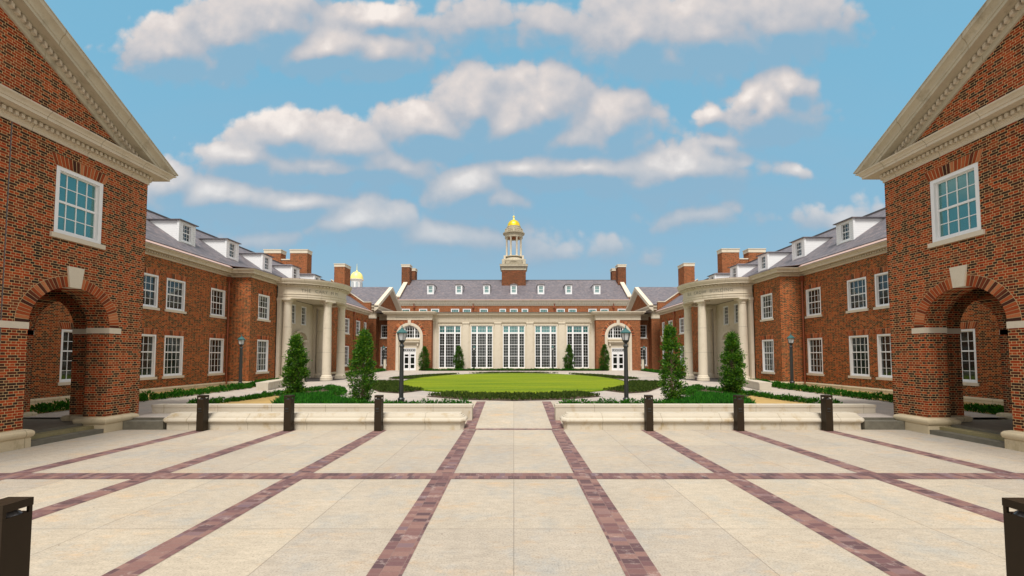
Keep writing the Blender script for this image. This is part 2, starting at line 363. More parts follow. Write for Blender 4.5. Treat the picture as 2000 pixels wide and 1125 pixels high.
M['earth'] = mat('far_ground', col=(.20, .19, .13), rough=.95, var=.3, vscale=.1)
def leaffn(stops, tr=.25, rough=.42):
    def fn(N, b, pos, out):
        r = N.n('ShaderNodeNewGeometry').outputs['Random Per Island']
        k = N.m('ADD', N.m('MULTIPLY', r, .6), N.m('MULTIPLY', N.noise(pos, 2.6, 3, .6), .4))
        c = N.ramp(k, stops)
        N.t.links.new(c, b.inputs['Base Color'])
        t = N.n('ShaderNodeBsdfTranslucent', {'Color': N.mix(1., c, (1.3, 1.5, .6), 'MULTIPLY')})
        mx = N.n('ShaderNodeMixShader', {0: tr}); N.t.links.new(b.outputs[0], mx.inputs[1]); N.t.links.new(t.outputs[0], mx.inputs[2])
        N.t.links.new(mx.outputs[0], out.inputs[0])
    return fn
M['leaf'] = mat('glossy_leaves', leaffn([(.15, (.012, .050, .006)), (.4, (.036, .120, .008)), (.62, (.075, .195, .012)), (.8, (.16, .27, .02)), (.95, (.22, .22, .05))], .3), rough=.5, spec=.3)
M['leaf_far'] = mat('conifer_leaves', leaffn([(.2, (.014, .055, .008)), (.5, (.040, .115, .010)), (.85, (.10, .20, .018))]), rough=.6, spec=.25)
M['hedge'] = mat('hedge_leaves', leaffn([(.2, (.010, .060, .006)), (.5, (.026, .125, .008)), (.85, (.065, .21, .014))]), rough=.65, spec=.15)
M['blade'] = mat('grass_blades', leaffn([(.2, (.012, .075, .008)), (.5, (.025, .14, .012)), (.85, (.055, .23, .015))]), rough=.65, spec=.15)
M['edge_blade'] = mat('lawn_blades', leaffn([(.2, (.05, .13, .004)), (.6, (.12, .21, .005)), (.9, (.24, .27, .03))]), rough=.7, spec=.1)
M['cover'] = mat('ground_cover_leaves', leaffn([(.2, (.020, .038, .008)), (.5, (.042, .075, .012)), (.8, (.085, .115, .02)), (.95, (.11, .075, .03))]), rough=.7, spec=.12)

# ------------------------------------------------------------------ mesh helper
class MB:
    def __init__(s, sx=1, dy=0.):
        s.v = []; s.f = []; s.mi = []; s.sx = sx; s.dy = dy
    def add(s, vs, fs, mi=0):
        o = len(s.v)
        s.v += [(p[0] * s.sx, p[1] + s.dy, p[2]) for p in vs]
        s.f += [tuple(i + o for i in f) for f in fs]; s.mi += [mi] * len(fs)
    def poly(s, pts, mi=0): s.add(pts, [tuple(range(len(pts)))], mi)
    def box(s, x0, x1, y0, y1, z0, z1, mi=0):
        v = [(x, y, z) for z in (z0, z1) for y in (y0, y1) for x in (x0, x1)]
        s.add(v, [(0, 2, 3, 1), (4, 5, 7, 6), (0, 1, 5, 4), (2, 6, 7, 3), (0, 4, 6, 2), (1, 3, 7, 5)], mi)
    def obox(s, c, U, V, W, mi=0):
        c, U, V, W = map(Vector, (c, U, V, W))
        v = [tuple(c + U * a + V * b + W * d) for d in (-1, 1) for b in (-1, 1) for a in (-1, 1)]
        s.add(v, [(0, 2, 3, 1), (4, 5, 7, 6), (0, 1, 5, 4), (2, 6, 7, 3), (0, 4, 6, 2), (1, 3, 7, 5)], mi)
    def extrude(s, pts, vec, mi=0):
        n = len(pts); b = [tuple(Vector(p) + Vector(vec)) for p in pts]
        s.add(list(pts) + b, [tuple(range(n))[::-1], tuple(range(n, 2 * n))] + [(i, (i + 1) % n, n + (i + 1) % n, n + i) for i in range(n)], mi)
    def sweep(s, prof, path, side=1, closed=False, cap=True, mi=0, fill=False):
        n = len(path); P = [Vector(p) for p in path]
        offs = []
        for i in range(n):
            ds = []
            if closed or i > 0: ds.append((P[i] - P[i - 1]).normalized())
            if closed or i < n - 1: ds.append((P[(i + 1) % n] - P[i]).normalized())
            ns = [Vector((d.y, -d.x)) * side for d in ds]
            offs.append(ns[0] if len(ns) == 1 else (ns[0] + ns[1]) / max(.15, 1 + ns[0].dot(ns[1])))
        k = len(prof)
        v = [(P[i].x + offs[i].x * o, P[i].y + offs[i].y * o, z) for i in range(n) for (o, z) in prof]
        f = []
        for i in range(n if closed else n - 1):
            j = (i + 1) % n
            for a in range(k - 1): f.append((i * k + a, j * k + a, j * k + a + 1, i * k + a + 1))
        if not closed and cap:
            f.append(tuple(range(k))); f.append(tuple((n - 1) * k + a for a in range(k)))
        if fill: f.append(tuple(i * k + k - 1 for i in range(n)))
        s.add(v, f, mi)
    def lathe(s, prof, cx, cy, n=24, a0=0., a1=2 * PI, mi=0, cap=True):
        full = abs(a1 - a0 - 2 * PI) < 1e-6; m = n if full else n + 1; k = len(prof)
        v = [(cx + r * math.cos(a0 + (a1 - a0) * i / n), cy + r * math.sin(a0 + (a1 - a0) * i / n), z) for i in range(m) for (r, z) in prof]
        f = []
        for i in range(n):
            j = (i + 1) % m
            for a in range(k - 1): f.append((i * k + a, j * k + a, j * k + a + 1, i * k + a + 1))
        if full and cap:
            f.append(tuple(i * k for i in range(m))); f.append(tuple(i * k + k - 1 for i in range(m)))
        s.add(v, f, mi)
    def tube(s, pts, rad, n=8, mi=0):
        P = [Vector(p) for p in pts]; v = []; f = []
        for i, p in enumerate(P):
            d = (P[min(i + 1, len(P) - 1)] - P[max(i - 1, 0)]).normalized()
            a = d.orthogonal().normalized(); b = d.cross(a)
            r = rad[i] if isinstance(rad, (list, tuple)) else rad
            v += [tuple(p + (a * math.cos(2 * PI * j / n) + b * math.sin(2 * PI * j / n)) * r) for j in range(n)]
        for i in range(len(P) - 1):
            for j in range(n): f.append((i * n + j, i * n + (j + 1) % n, (i + 1) * n + (j + 1) % n, (i + 1) * n + j))
        f.append(tuple(range(n))); f.append(tuple((len(P) - 1) * n + j for j in range(n)))
        s.add(v, f, mi)
    def wall(s, O, U, N, u0, u1, v0, v1, holes=(), depth=.15, mi=0, bottom=True):
        """flat wall with openings; holes (u0,u1,v0,v1) or (u0,u1,v0,spring,'arch'); reveals go inward by depth"""
        O, U, N = Vector(O), Vector(U), Vector(N); Z = Vector((0, 0, 1)); D = -N * depth
        pt = lambda u, v, d=0: tuple(O + U * u + Z * v + (D if d else Vector()))
        bb = []
        for h in holes: bb.append((h[0], h[1], h[2], h[3] + ((h[1] - h[0]) / 2 if len(h) > 4 else 0)))
        us = sorted({u0, u1} | {b[i] for b in bb for i in (0, 1) if u0 < b[i] < u1}); vs = sorted({v0, v1} | {b[i] for b in bb for i in (2, 3) if v0 < b[i] < v1})
        for i in range(len(us) - 1):
            for j in range(len(vs) - 1):
                a, c = (us[i] + us[i + 1]) / 2, (vs[j] + vs[j + 1]) / 2
                if any(b[0] < a < b[1] and b[2] < c < b[3] for b in bb): continue
                s.poly([pt(us[i], vs[j]), pt(us[i + 1], vs[j]), pt(us[i + 1], vs[j + 1]), pt(us[i], vs[j + 1])], mi)
        for h in holes:
            a, c, lo, hi = h[:4]
            s.poly([pt(a, lo), pt(a, hi), pt(a, hi, 1), pt(a, lo, 1)], mi); s.poly([pt(c, lo), pt(c, hi), pt(c, hi, 1), pt(c, lo, 1)], mi)
            if bottom and lo > v0: s.poly([pt(a, lo), pt(c, lo), pt(c, lo, 1), pt(a, lo, 1)], mi)
            if len(h) > 4:
                r = (c - a) / 2; m = (a + c) / 2; n = 32; top = hi + r
                A = [(m - r * math.cos(PI * i / n), hi + r * math.sin(PI * i / n)) for i in range(n + 1)]
                for p, q in zip(A, A[1:]):
                    s.poly([pt(*p), pt(*q), pt(q[0], top), pt(p[0], top)], mi)
                    s.poly([pt(*p), pt(*q), pt(*q, 1), pt(*p, 1)], mi)
            else: s.poly([pt(a, hi), pt(c, hi), pt(c, hi, 1), pt(a, hi, 1)], mi)

ORG = {}
def root_loc(o):
    while o is not None and o.parent is not None: o = o.parent
    return ORG.get(o.name, Vector()) if o is not None else Vector()
def mesh_of(name, mb, mats, off=Vector(), smooth=0., recalc=True):
    me = bpy.data.meshes.new(name)
    me.from_pydata([(p[0] - off.x, p[1] - off.y, p[2] - off.z) for p in mb.v], [], mb.f)
    for m in (mats if isinstance(mats, (list, tuple)) else [mats]): me.materials.append(M[m])
    if any(mb.mi): me.polygons.foreach_set('material_index', mb.mi)
    if recalc:
        bm = bmesh.new(); bm.from_mesh(me); bmesh.ops.remove_doubles(bm, verts=bm.verts, dist=1e-5); bmesh.ops.recalc_face_normals(bm, faces=bm.faces); bm.to_mesh(me); bm.free()
    if smooth:
        me.shade_smooth(); me.set_sharp_from_angle(angle=R(smooth))
    me.update(); return me
def obj(name, mb, mats, parent=None, smooth=0., recalc=True, loc=None):
    off = root_loc(parent) if parent is not None else (Vector(loc) if loc is not None else Vector())
    o = bpy.data.objects.new(name, mesh_of(name, mb, mats, off, smooth, recalc)); COL.objects.link(o)
    if parent is not None: o.parent = parent
    else:
        o.location = off; ORG[o.name] = off
    return o
def tag(o, label=None, cat=None, group=None, kind=None):
    for k, v in (('label', label), ('category', cat), ('group', group), ('kind', kind)):
        if v: o[k] = v
    return o
def thing(name, label, cat, loc=(0, 0, 0), group=None, rz=0.):
    o = bpy.data.objects.new(name, None); COL.objects.link(o); o.empty_display_size = .2
    o.location = loc; o.rotation_euler = (0, 0, rz); ORG[o.name] = Vector(loc)
    return tag(o, label, cat, group)
def copy_tree(o, parent=None):
    c = o.copy(); COL.objects.link(c)
    if parent is not None: c.parent = parent
    for ch in list(o.children): copy_tree(ch, c)
    return c

# ------------------------------------------------------------------ windows (local: faces -Y, wall face y=0, opening bottom z=0)
PROTO = {}
def sash_window(w, h, cols, rows, glass='glass', meet=None, jack=True, sill=True, bar=.022, fr=.085, far=False):
    key = (w, h, cols, rows, glass, meet, jack, sill, bar, fr)
    if key in PROTO: return PROTO[key]
    f = MB(); g = MB(); W = w / 2
    y0, y1 = .006, .16
    f.box(-W, -W + fr, y0, y1, 0, h); f.box(W - fr, W, y0, y1, 0, h)
    f.box(-W + fr, W - fr, y0, y1, h - fr, h); f.box(-W + fr, W - fr, y0, y1, 0, fr * .8)
    a, b, c, d = -W + fr, W - fr, fr * .8, h - fr
    st = .035
    f.box(a, a + st, .085, .14, c, d); f.box(b - st, b, .085, .14, c, d)
    f.box(a + st, b - st, .085, .14, c, c + st * 1.6); f.box(a + st, b - st, .085, .14, d - st, d)
    rowh = (d - c) / rows
    for i in range(1, cols):
        x = a + (b - a) * i / cols; f.box(x - bar / 2, x + bar / 2, .10, .135, c + st, d - st)
    for j in range(1, rows):
        z = c + rowh * j
        if meet == j: f.box(a + st, b - st, .08, .142, z - .03, z + .03)
        else: f.box(a + st, b - st, .102, .134, z - bar / 2, z + bar / 2)
    # each pane very slightly out of plane with its neighbours, as real glazing is
    rnd = random.Random(int(w * 1000 + h * 77))
    g.box(a, b, .118, .13, c, d)
    out = {'frame': mesh_of('window', f, 'white'), 'pane': mesh_of('pane', g, glass)}
    if sill:
        s = MB(); s.box(-W - .09, W + .09, -.055, .16, -.13, -.001); out['sill'] = mesh_of('sill', s, 'stone_plain')
    if jack:
        k = MB(); n = max(7, int(w / .082) | 1); hh = .30
        k.add([(-W - .04, -.003, h), (W + .04, -.003, h), (W + .15, -.003, h + hh), (-W - .15, -.003, h + hh)], [(0, 1, 2, 3)], 1)
        for i in range(n):
            t0, t1 = (i + .13) / n, (i + .87) / n
            lo = lambda t: -W - .04 + (w + .08) * t
            hi = lambda t: -W - .15 + (w + .30) * t
            pts = [(lo(t0), -.012, h + .006), (lo(t1), -.012, h + .006), (hi(t1), -.012, h + hh - .006), (hi(t0), -.012, h + hh - .006)]
            k.extrude(pts, (0, .008, 0), 0)
        out['jack_arch'] = mesh_of('jack_arch', k, ['voussoir', 'mortar'])
    PROTO[key] = out; return out
def put_window(parent, pos, rz, proto, name='window'):
    o = bpy.data.objects.new(name, proto['frame']); COL.objects.link(o)
    o.parent = parent; o.location = Vector(pos) - root_loc(parent); o.rotation_euler = (0, 0, rz)
    for k, m in proto.items():
        if k == 'frame': continue
        c = bpy.data.objects.new(k, m); COL.objects.link(c); c.parent = o
    return o
def face_rot(s): return R(90) * -s       # s=-1 (left side): faces +x ; s=+1: faces -x

def dentils(mb, path, side, o0, o1, z0, z1, step, width, skip=.06):
    for p, q in zip(path, path[1:]):
        p, q = Vector(p), Vector(q); L = (q - p).length; d = (q - p).normalized(); nn = Vector((d.y, -d.x)) * side
        n = int((L - 2 * skip) / step)
        for i in range(n + 1):
            c = p + d * (skip + (L - 2 * skip) * i / max(1, n)) + nn * ((o0 + o1) / 2)
            mb.obox((c.x, c.y, (z0 + z1) / 2), (d.x * width / 2, d.y * width / 2, 0), (nn.x * (o1 - o0) / 2, nn.y * (o1 - o0) / 2, 0), (0, 0, (z1 - z0) / 2))

def arch_ring(mb, O, U, N, uc, spring, r0, r1, n, gap=.08, key=None, proud=.012):
    """brick voussoirs round an arch on a wall plane"""
    O, U, N = Vector(O), Vector(U), Vector(N); Z = Vector((0, 0, 1))
    pt = lambda a, r, d: tuple(O + U * (uc - r * math.cos(a)) + Z * (spring + r * math.sin(a)) + N * d)
    m = 48
    for i in range(m):
        a0, a1 = PI * i / m, PI * (i + 1) / m
        mb.poly([pt(a0, r0, .004), pt(a1, r0, .004), pt(a1, r1 + .012, .004), pt(a0, r1 + .012, .004)], 1)
    for i in range(n):
        a0, a1 = PI * (i + gap) / n, PI * (i + 1 - gap) / n
        if key and abs((a0 + a1) / 2 - PI / 2) < key: continue
        mb.extrude([pt(a0, r0 - .002, proud), pt(a1, r0 - .002, proud), pt(a1, r1, proud), pt(a0, r1, proud)], tuple(-N * (proud - .006)), 0)

# ------------------------------------------------------------------ ground, plaza, courtyard
Z0 = .33
def ramp_z(y): return Z0 * min(1., max(0., (y - 13.0) / 4.7))
mb = MB(); mb.poly([(-900, -300, -.06), (900, -300, -.06), (900, 1500, -.06), (-900, 1500, -.06)])
tag(obj('ground', mb, 'earth'), kind='structure')
mb = MB(); mb.poly([(-12.2, -14, 0), (12.2, -14, 0), (12.2, 13.0, 0), (-12.2, 13.0, 0)])
tag(obj('plaza_pavement', mb, 'concrete'), kind='structure')
mb = MB()
for s in (-1, 1):
    mb.poly([(s * 12.2, -14, 0), (s * 60, -14, 0), (s * 60, 1.2, 0), (s * 12.2, 1.2, 0)])
tag(obj('side_pavement', mb, 'concrete'), kind='structure')
# paver bands: four each side run away from the camera, three run across
def bandset():
    mb = MB(); w = .185
    for xc in (1.345, 4.09, 6.88, 9.58):
        for s in (-1, 1):
            mb.poly([(s * xc - w, -14, .004), (s * xc + w, -14, .004), (s * xc + w, 12.93, .004), (s * xc - w, 12.93, .004)])
    return mb
tag(obj('paver_band', bandset(), 'paver_y'), kind='structure')
mb = MB()
for yc in (8.0, 3.0, -2.0, -7.0): mb.poly([(-12.2, yc - .19, .008), (12.2, yc - .19, .008), (12.2, yc + .19, .008), (-12.2, yc + .19, .008)])
tag(obj('cross_paver_band', mb, 'paver_x'), kind='structure')
# ramped walk between the benches
mb = MB(); n = 8
for i in range(n):
    a, b = 13.0 + 4.9 * i / n, 13.0 + 4.9 * (i + 1) / n
    mb.poly([(-1.75, a, ramp_z(a)), (1.75, a, ramp_z(a)), (1.75, b, ramp_z(b)), (-1.75, b, ramp_z(b))])
tag(obj('ramp_path', mb, 'concrete'), kind='structure')
mb = MB()
for s in (-1, 1):
    for i in range(n):
        a, b = 13.0 + 4.9 * i / n, 13.0 + 4.9 * (i + 1) / n
        x0, x1 = sorted((s * 1.20, s * 1.58))
        mb.poly([(x0, a, ramp_z(a) + .004), (x1, a, ramp_z(a) + .004), (x1, b, ramp_z(b) + .004), (x0, b, ramp_z(b) + .004)])
tag(obj('ramp_paver_band', mb, 'paver_y'), kind='structure')
mb = MB(); mb.poly([(-1.2, 12.95, .004), (1.2, 12.95, .004), (1.2, 13.12, .0125), (-1.2, 13.12, .0125)])
tag(obj('threshold_paver_band', mb, 'paver_x'), kind='structure')
# courtyard sheet at the higher level, and the sloping strip behind the benches
mb = MB()
mb.poly([(-60, 17.9, Z0), (60, 17.9, Z0), (60, 300, Z0), (-60, 300, Z0)])
for s in (-1, 1):
    mb.poly([(s * 1.75, 14.6, Z0 * .36), (s * 3.2, 14.6, Z0), (s * 3.2, 17.9, Z0), (s * 1.75, 17.9, Z0)])
    mb.poly([(s * 3.2, 13.3, Z0), (s * 60, 13.3, Z0), (s * 60, 17.9, Z0), (s * 3.2, 17.9, Z0)])
    mb.poly([(s * 1.75, 13.3, .02), (s * 3.2, 13.3, Z0), (s * 3.2, 14.6, Z0), (s * 1.75, 14.6, Z0 * .36)])
tag(obj('court_pavement', mb, 'court'), kind='structure')
mb = MB()
for s in (-1, 1):
    x0, x1 = sorted((s * 10.85, s * 13.2))
    mb.box(x0, x1, 12.98, 13.28, -.02, .255)
    mb.box(x0, x1, 13.281, 13.32, -.02, Z0 - .004)
tag(obj('court_step', mb, 'granite'), kind='structure')

# lawn: slightly domed oval
def ell(cx, cy, a, b, n=72): return [(cx + a * math.cos(2 * PI * i / n), cy + b * math.sin(2 * PI * i / n)) for i in range(n)]
mb = MB(); LC = (0., 33.5)
rings = [1., .97, .85, .6, .3]
vs = []; fs = []; n = 72
for k, r in enumerate(rings):
    zz = Z0 + (.005 if k == 0 else .05 + .10 * (1 - r))
    vs += [(x, y, zz) for (x, y) in ell(LC[0], LC[1], 8.5 * r, 12.65 * r, n)]
for k in range(len(rings) - 1):
    for i in range(n): fs.append((k * n + i, k * n + (i + 1) % n, (k + 1) * n + (i + 1) % n, (k + 1) * n + i))
fs.append(tuple((len(rings) - 1) * n + i for i in range(n)))
mb.add(vs, fs)
tag(obj('lawn', mb, 'lawn', smooth=60), kind='structure')
def lawn_fringe():
    rr = random.Random(8); mb = MB()
    for _ in range(9000):
        a = rr.uniform(0, 2 * PI); q = 1.003 - abs(rr.gauss(0, .012)) * (1 if rr.random() < .7 else 3)
        p = Vector((LC[0] + 8.5 * q * math.cos(a), LC[1] + 12.65 * q * math.sin(a), Z0 + .005))
        d = Vector((rr.gauss(0, .5), rr.gauss(0, .5), 1)).normalized(); sd = d.orthogonal().normalized() * .012
        t = p + d * rr.uniform(.04, .11); mb.add([tuple(p - sd), tuple(p + sd), tuple(t)], [(0, 1, 2)])
    return mb

def flat_poly(pts, z, name, m):
    mb = MB(); mb.poly([(x, y, z) for x, y in pts]); return tag(obj(name, mb, m), kind='structure')
def in_poly(x, y, P):
    c = False; j = len(P) - 1
    for i in range(len(P)):
        if (P[i][1] > y) != (P[j][1] > y) and x < (P[j][0] - P[i][0]) * (y - P[i][1]) / (P[j][1] - P[i][1]) + P[i][0]: c = not c
        j = i
    return c
def leaf(mb, p, d, L, W, roll=0.):
    """one bent leaf blade: base p, direction d"""
    d = d.normalized(); a = d.orthogonal().normalized(); b = d.cross(a); s = (a * math.cos(roll) + b * math.sin(roll)); nrm = d.cross(s)
    q = p + d * L * .55
    t = p + d * L - nrm * L * .12
    mb.add([tuple(p), tuple(q + s * W / 2 + nrm * W * .12), tuple(t), tuple(q - s * W / 2 + nrm * W * .12)], [(0, 1, 2), (0, 2, 3)])
def scatter_cover(P, z, dens, L, rnd, mb, up=1.0, W=.05, hmax=.08):
    xs = [p[0] for p in P]; ys = [p[1] for p in P]
    n = int((max(xs) - min(xs)) * (max(ys) - min(ys)) * dens)
    for _ in range(n):
        x, y = rnd.uniform(min(xs), max(xs)), rnd.uniform(min(ys), max(ys))
        if not in_poly(x, y, P): continue
        for k in range(3):
            d = Vector((rnd.gauss(0, .7), rnd.gauss(0, .7), up + rnd.uniform(-.3, .5)))
            leaf(mb, Vector((x, y, z + rnd.uniform(0, hmax))), d, L * rnd.uniform(.6, 1.2), W, rnd.uniform(0, 6))
tag(obj('lawn_edge_grass', lawn_fringe(), 'edge_blade', recalc=False), kind='stuff')
rnd = random.Random(3)
BEDS_L = [[(-5.0, 23.5), (-5.9, 21.6), (-7.2, 22.4), (-8.6, 24.9), (-9.9, 27.4), (-10.8, 29.6), (-10.7, 30.9), (-9.7, 31.4), (-8.75, 31.6), (-8.3, 30.2), (-7.3, 27.0), (-6.2, 25.0)],
          [(-10.47, 34.6), (-10.06, 37.9), (-8.57, 41.5), (-5.82, 45.0), (-6.6, 42.0), (-8.0, 38.2), (-8.7, 34.9)]]
BED_C = [(-4.21, 20.0), (-3.3, 21.8), (-1.65, 21.0), (0., 20.8), (1.65, 21.0), (3.3, 21.8), (4.21, 20.0), (2.12, 18.5), (0., 18.05), (-2.12, 18.5)]
BED_T = [(-5.0, 45.6), (-2.5, 46.2), (0, 46.4), (2.5, 46.2), (5.0, 45.6), (3, 47.2), (0, 47.7), (-3, 47.2)]
for s in (-1, 1):
    for P in BEDS_L:
        Q = [(-s * x, y) for x, y in P]
        flat_poly(Q, Z0 + .012, 'planting_bed', 'soil')
        mb = MB(); scatter_cover(Q, Z0 + .015, 95, .13, rnd, mb)
        tag(obj('ground_cover', mb, 'cover', recalc=False), kind='stuff')
for P in (BED_C, BED_T):
    flat_poly(P, Z0 + .012, 'planting_bed', 'soil')
    mb = MB(); scatter_cover(P, Z0 + .015, 95, .13, rnd, mb)
    tag(obj('ground_cover', mb, 'cover', recalc=False), kind='stuff')

# ------------------------------------------------------------------ gabled pavilions in the foreground
def pavilion(s, dy, label):
    X, XB, Y0, Y1 = 12.2, 17.9, 1.9, 13.63
    YM = (Y0 + Y1) / 2; T = .67
    root = thing('gabled_brick_pavilion', label, 'building', (s * 15, YM + dy, 0))
    b = lambda: MB(s, dy)
    ARCH = (4.05, YM, 11.48); r = 1.05; SP = 3.12; ZT = 8.06
    w = b()
    wins = [(yc - .635, yc + .635, 5.56, 7.38) for yc in (4.0, YM, 11.53)]
    w.wall((X, 0, 0), (0, 1, 0), (-1, 0, 0), Y0, Y1, .40, ZT, [(yc - r, yc + r, .40, SP, 'arch') for yc in ARCH] + wins, T)
    w.wall((X + T, 0, 0), (0, 1, 0), (1, 0, 0), Y0 + T, Y1 - T, .40, 4.6, [(yc - r, yc + r, .40, SP, 'arch') for yc in ARCH], .01)
    for (yy, ny) in ((Y1, 1), (Y0, -1)):
        w.wall((0, yy, 0), (1, 0, 0), (0, ny, 0), X, XB, .40, ZT, [(13.74, 15.74, .40, SP, 'arch')], T)
        w.wall((0, yy - ny * T, 0), (1, 0, 0), (0, -ny, 0), X + T, XB - .4, .40, 4.6, [(13.74, 15.74, .40, SP, 'arch')], .01)
    w.poly([(XB, Y0, 0), (XB, Y1, 0), (XB, Y1, ZT), (XB, Y0, ZT)]); w.poly([(XB - .4, Y0, 0), (XB - .4, Y1, 0), (XB - .4, Y1, 4.6), (XB - .4, Y0, 4.6)])
    # tympanum
    zt, sl = 8.45, .60
    w.poly([(X, Y0, ZT), (X, Y1, ZT), (X, Y1, zt - .1), (X, YM, zt - .1 + sl * (Y1 - YM)), (X, Y0, zt - .1)])
    wall = obj('wall', w, 'brick', root, recalc=False)
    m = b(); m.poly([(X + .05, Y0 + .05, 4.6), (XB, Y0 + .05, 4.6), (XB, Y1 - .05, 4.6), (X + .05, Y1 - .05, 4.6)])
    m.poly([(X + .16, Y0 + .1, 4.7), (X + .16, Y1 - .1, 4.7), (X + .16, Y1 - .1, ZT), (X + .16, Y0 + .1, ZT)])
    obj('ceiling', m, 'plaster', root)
    # movement joint
    m = b(); m.box(X - .003, X + .01, 9.86, 9.885, .46, ZT - .02); obj('movement_joint', m, 'lead', root)
    # arch rings, keystones, imposts
    for yc in ARCH:
        m = b(); arch_ring(m, (X, 0, 0), (0, 1, 0), (-1, 0, 0), yc, SP, r, r + .29, 42, gap=.10, key=.14)
        obj('arch_ring', m, ['voussoir', 'mortar'], root)
        m = b(); m.extrude([(X - .045, yc - .145, SP + r - .012), (X - .045, yc + .145, SP + r - .012), (X - .045, yc + .215, SP + r + .56), (X - .045, yc - .215, SP + r + .56)], (T * .5, 0, 0))
        obj('keystone', m, 'stone_plain', root)
    for (xx, ny, yy) in ((14.74, 1, Y1), (14.74, -1, Y0)):
        m = b(); arch_ring(m, (0, yy, 0), (1, 0, 0), (0, ny, 0), xx, SP, 1.0, 1.29, 40); obj('arch_ring', m, ['voussoir', 'mortar'], root)
    edges = [Y0] + [v for yc in ARCH for v in (yc - r, yc + r)] + [Y1]
    piers = [(edges[i], edges[i + 1]) for i in range(0, len(edges), 2)]
    I0, I1 = SP - .165, SP + .002
    for k, (a, c) in enumerate(piers):
        m = b()
        aa = a - (.012 if k else 0); cc = c + (.012 if k < len(piers) - 1 else 0)
        if k in (0, len(piers) - 1):       # end piers: short impost at the arch side only
            if k: m.box(X - .014, X + T + .012, aa, a + .37, I0, I1)
            else: m.box(X - .014, X + T + .012, c - .37, cc, I0, I1)
        else: m.box(X - .014, X + T + .012, aa, cc, I0, I1)
        obj('impost', m, 'stone_plain', root)
        m = b()
        prof = [(.0, .46), (.05, .455), (.11, .43), (.145, .385), (.15, .33), (.13, .275), (.09, .245), (.09, .235), (.105, .235), (.105, -.03)]
        a2, c2 = (a, c - .28) if k == len(piers) - 1 else (a + .28, c) if k == 0 else (a, c)
        m.sweep(prof, [(X, a2), (X, c2), (X + T, c2), (X + T, a2)], side=-1, closed=True)
        obj('pier_base', m, 'stone_base', root, smooth=40)
        m = b(); m.box(X + .012, X + T - .012, a + .01, c - .01, -.03, .405); obj('pier_core', m, 'stone_weather', root)
        if k == len(piers) - 1:
            m = b(); m.box(X - .05, X + .3, c - .17, c - .02, .0, .36); m.box(X - .09, X + .2, c - .13, c + .16, .0, .20); obj('rough_stone', m, 'stone_weather', root)
    for (yy, ny) in ((Y1, 1), (Y0, -1)):
        for (a, c) in ((X + .7, 13.74), (15.74, XB)):
            m = b(); y_in = yy - ny * T
            ya, yb = sorted((yy + ny * .012, y_in - ny * .012))
            m.box(a if a > 15 else a, c + (.012 if c < 15 else 0), ya, yb, I0, I1); obj('impost', m, 'stone_plain', root)
            m = b(); pts = [(a, min(yy, y_in)), (c, min(yy, y_in)), (c, max(yy, y_in)), (a, max(yy, y_in))]
            m.sweep([(.0, .46), (.05, .455), (.11, .43), (.13, .37), (.10, .28), (.09, .24), (.09, -.03)], pts, side=1, closed=True)
            obj('pier_base', m, 'stone_base', root, smooth=40)
    # cornice
    prof = [(.0, 7.97), (.03, 7.97), (.03, 8.04), (.05, 8.055), (.05, 8.09), (.075, 8.10), (.075, 8.235), (.12, 8.245), (.40, 8.25), (.40, 8.33), (.425, 8.335), (.43, 8.355), (.46, 8.40), (.515, 8.435), (.525, 8.47), (.0, 8.52)]
    path = [(XB, Y1), (X, Y1), (X, Y0), (XB, Y0)]
    m = b(); m.sweep(prof, path, side=1); obj('cornice', m, 'stone', root, smooth=25)
    m = b(); dentils(m, path, 1, .076, .17, 8.115, 8.205, .128, .072); obj('dentil_band', m, 'stone_plain', root)
    # raking cornice: profile (outward, down perpendicular from the top edge)
    rp = [(.0, .62), (.05, .61), (.05, .50), (.07, .49), (.07, .36), (.12, .355), (.41, .35), (.41, .265), (.43, .26), (.44, .20), (.50, .12), (.555, .09), (.565, .0), (.0, -.02)]
    ct, st = math.cos(math.atan(sl)), math.sin(math.atan(sl))
    m = b(); md = b(); lead = b()
    for k in (1, -1):
        yt = YM + k * (Y1 - YM + .53); ztip = 8.50
        def P(t, o, dn):       # t: 0 at the eave tip, 1 at the apex
            y = yt + (YM - yt) * t; z = ztip + abs(YM - yt) * sl * t
            return (X - o, y, z - dn / ct)
        t0 = lambda dn: max(0., dn / ct - .02) / (abs(YM - yt) * sl)
        A = [P(t0(dn), o, dn) for o, dn in rp]; B = [P(1, o, dn) for o, dn in rp]
        nP = len(rp)
        m.add(A + B, [(i, i + 1, nP + i + 1, nP + i) for i in range(nP - 1)] + [tuple(range(nP))])
        L = abs(YM - yt) / ct; nd = int(L / .14)
        for i in range(6, nd):
            t = (i + .5) / nd; c = Vector(P(t, .12, .425))
            md.obox(c, (.05, 0, 0), (0, -k * ct * .038, st * .038), (0, k * st * .05 * 0, .058))
        A = [P(0, o, dn) for o, dn in ((-.3, -.025), (.50, -.02), (.575, -.004), (.575, -.03), (-.3, -.06))]; B = [P(1, o, dn) for o, dn in ((-.3, -.025), (.50, -.02), (.575, -.004), (.575, -.03), (-.3, -.06))]
        lead.add(A + B, [(i, (i + 1) % 5, 5 + (i + 1) % 5, 5 + i) for i in range(5)] + [tuple(range(5))])
    obj('raking_cornice', m, 'stone_weather', root, smooth=25); obj('raking_dentil_band', md, 'stone_plain', root); obj('roof_edge', lead, 'stone_weather', root)
    m = b()
    for k in (1, -1):
        yt = YM + k * (Y1 - YM + .53)
        m.poly([(X - .3, yt, 8.56), (26, yt, 8.56), (26, YM, 8.56 + sl * abs(YM - yt)), (X - .3, YM, 8.56 + sl * abs(YM - yt))])
    obj('roof', m, 'slate', root)
    # upper windows
    pr = sash_window(1.27, 1.82, 4, 4, 'glass_teal', 2, True, True, bar=.022, fr=.10)
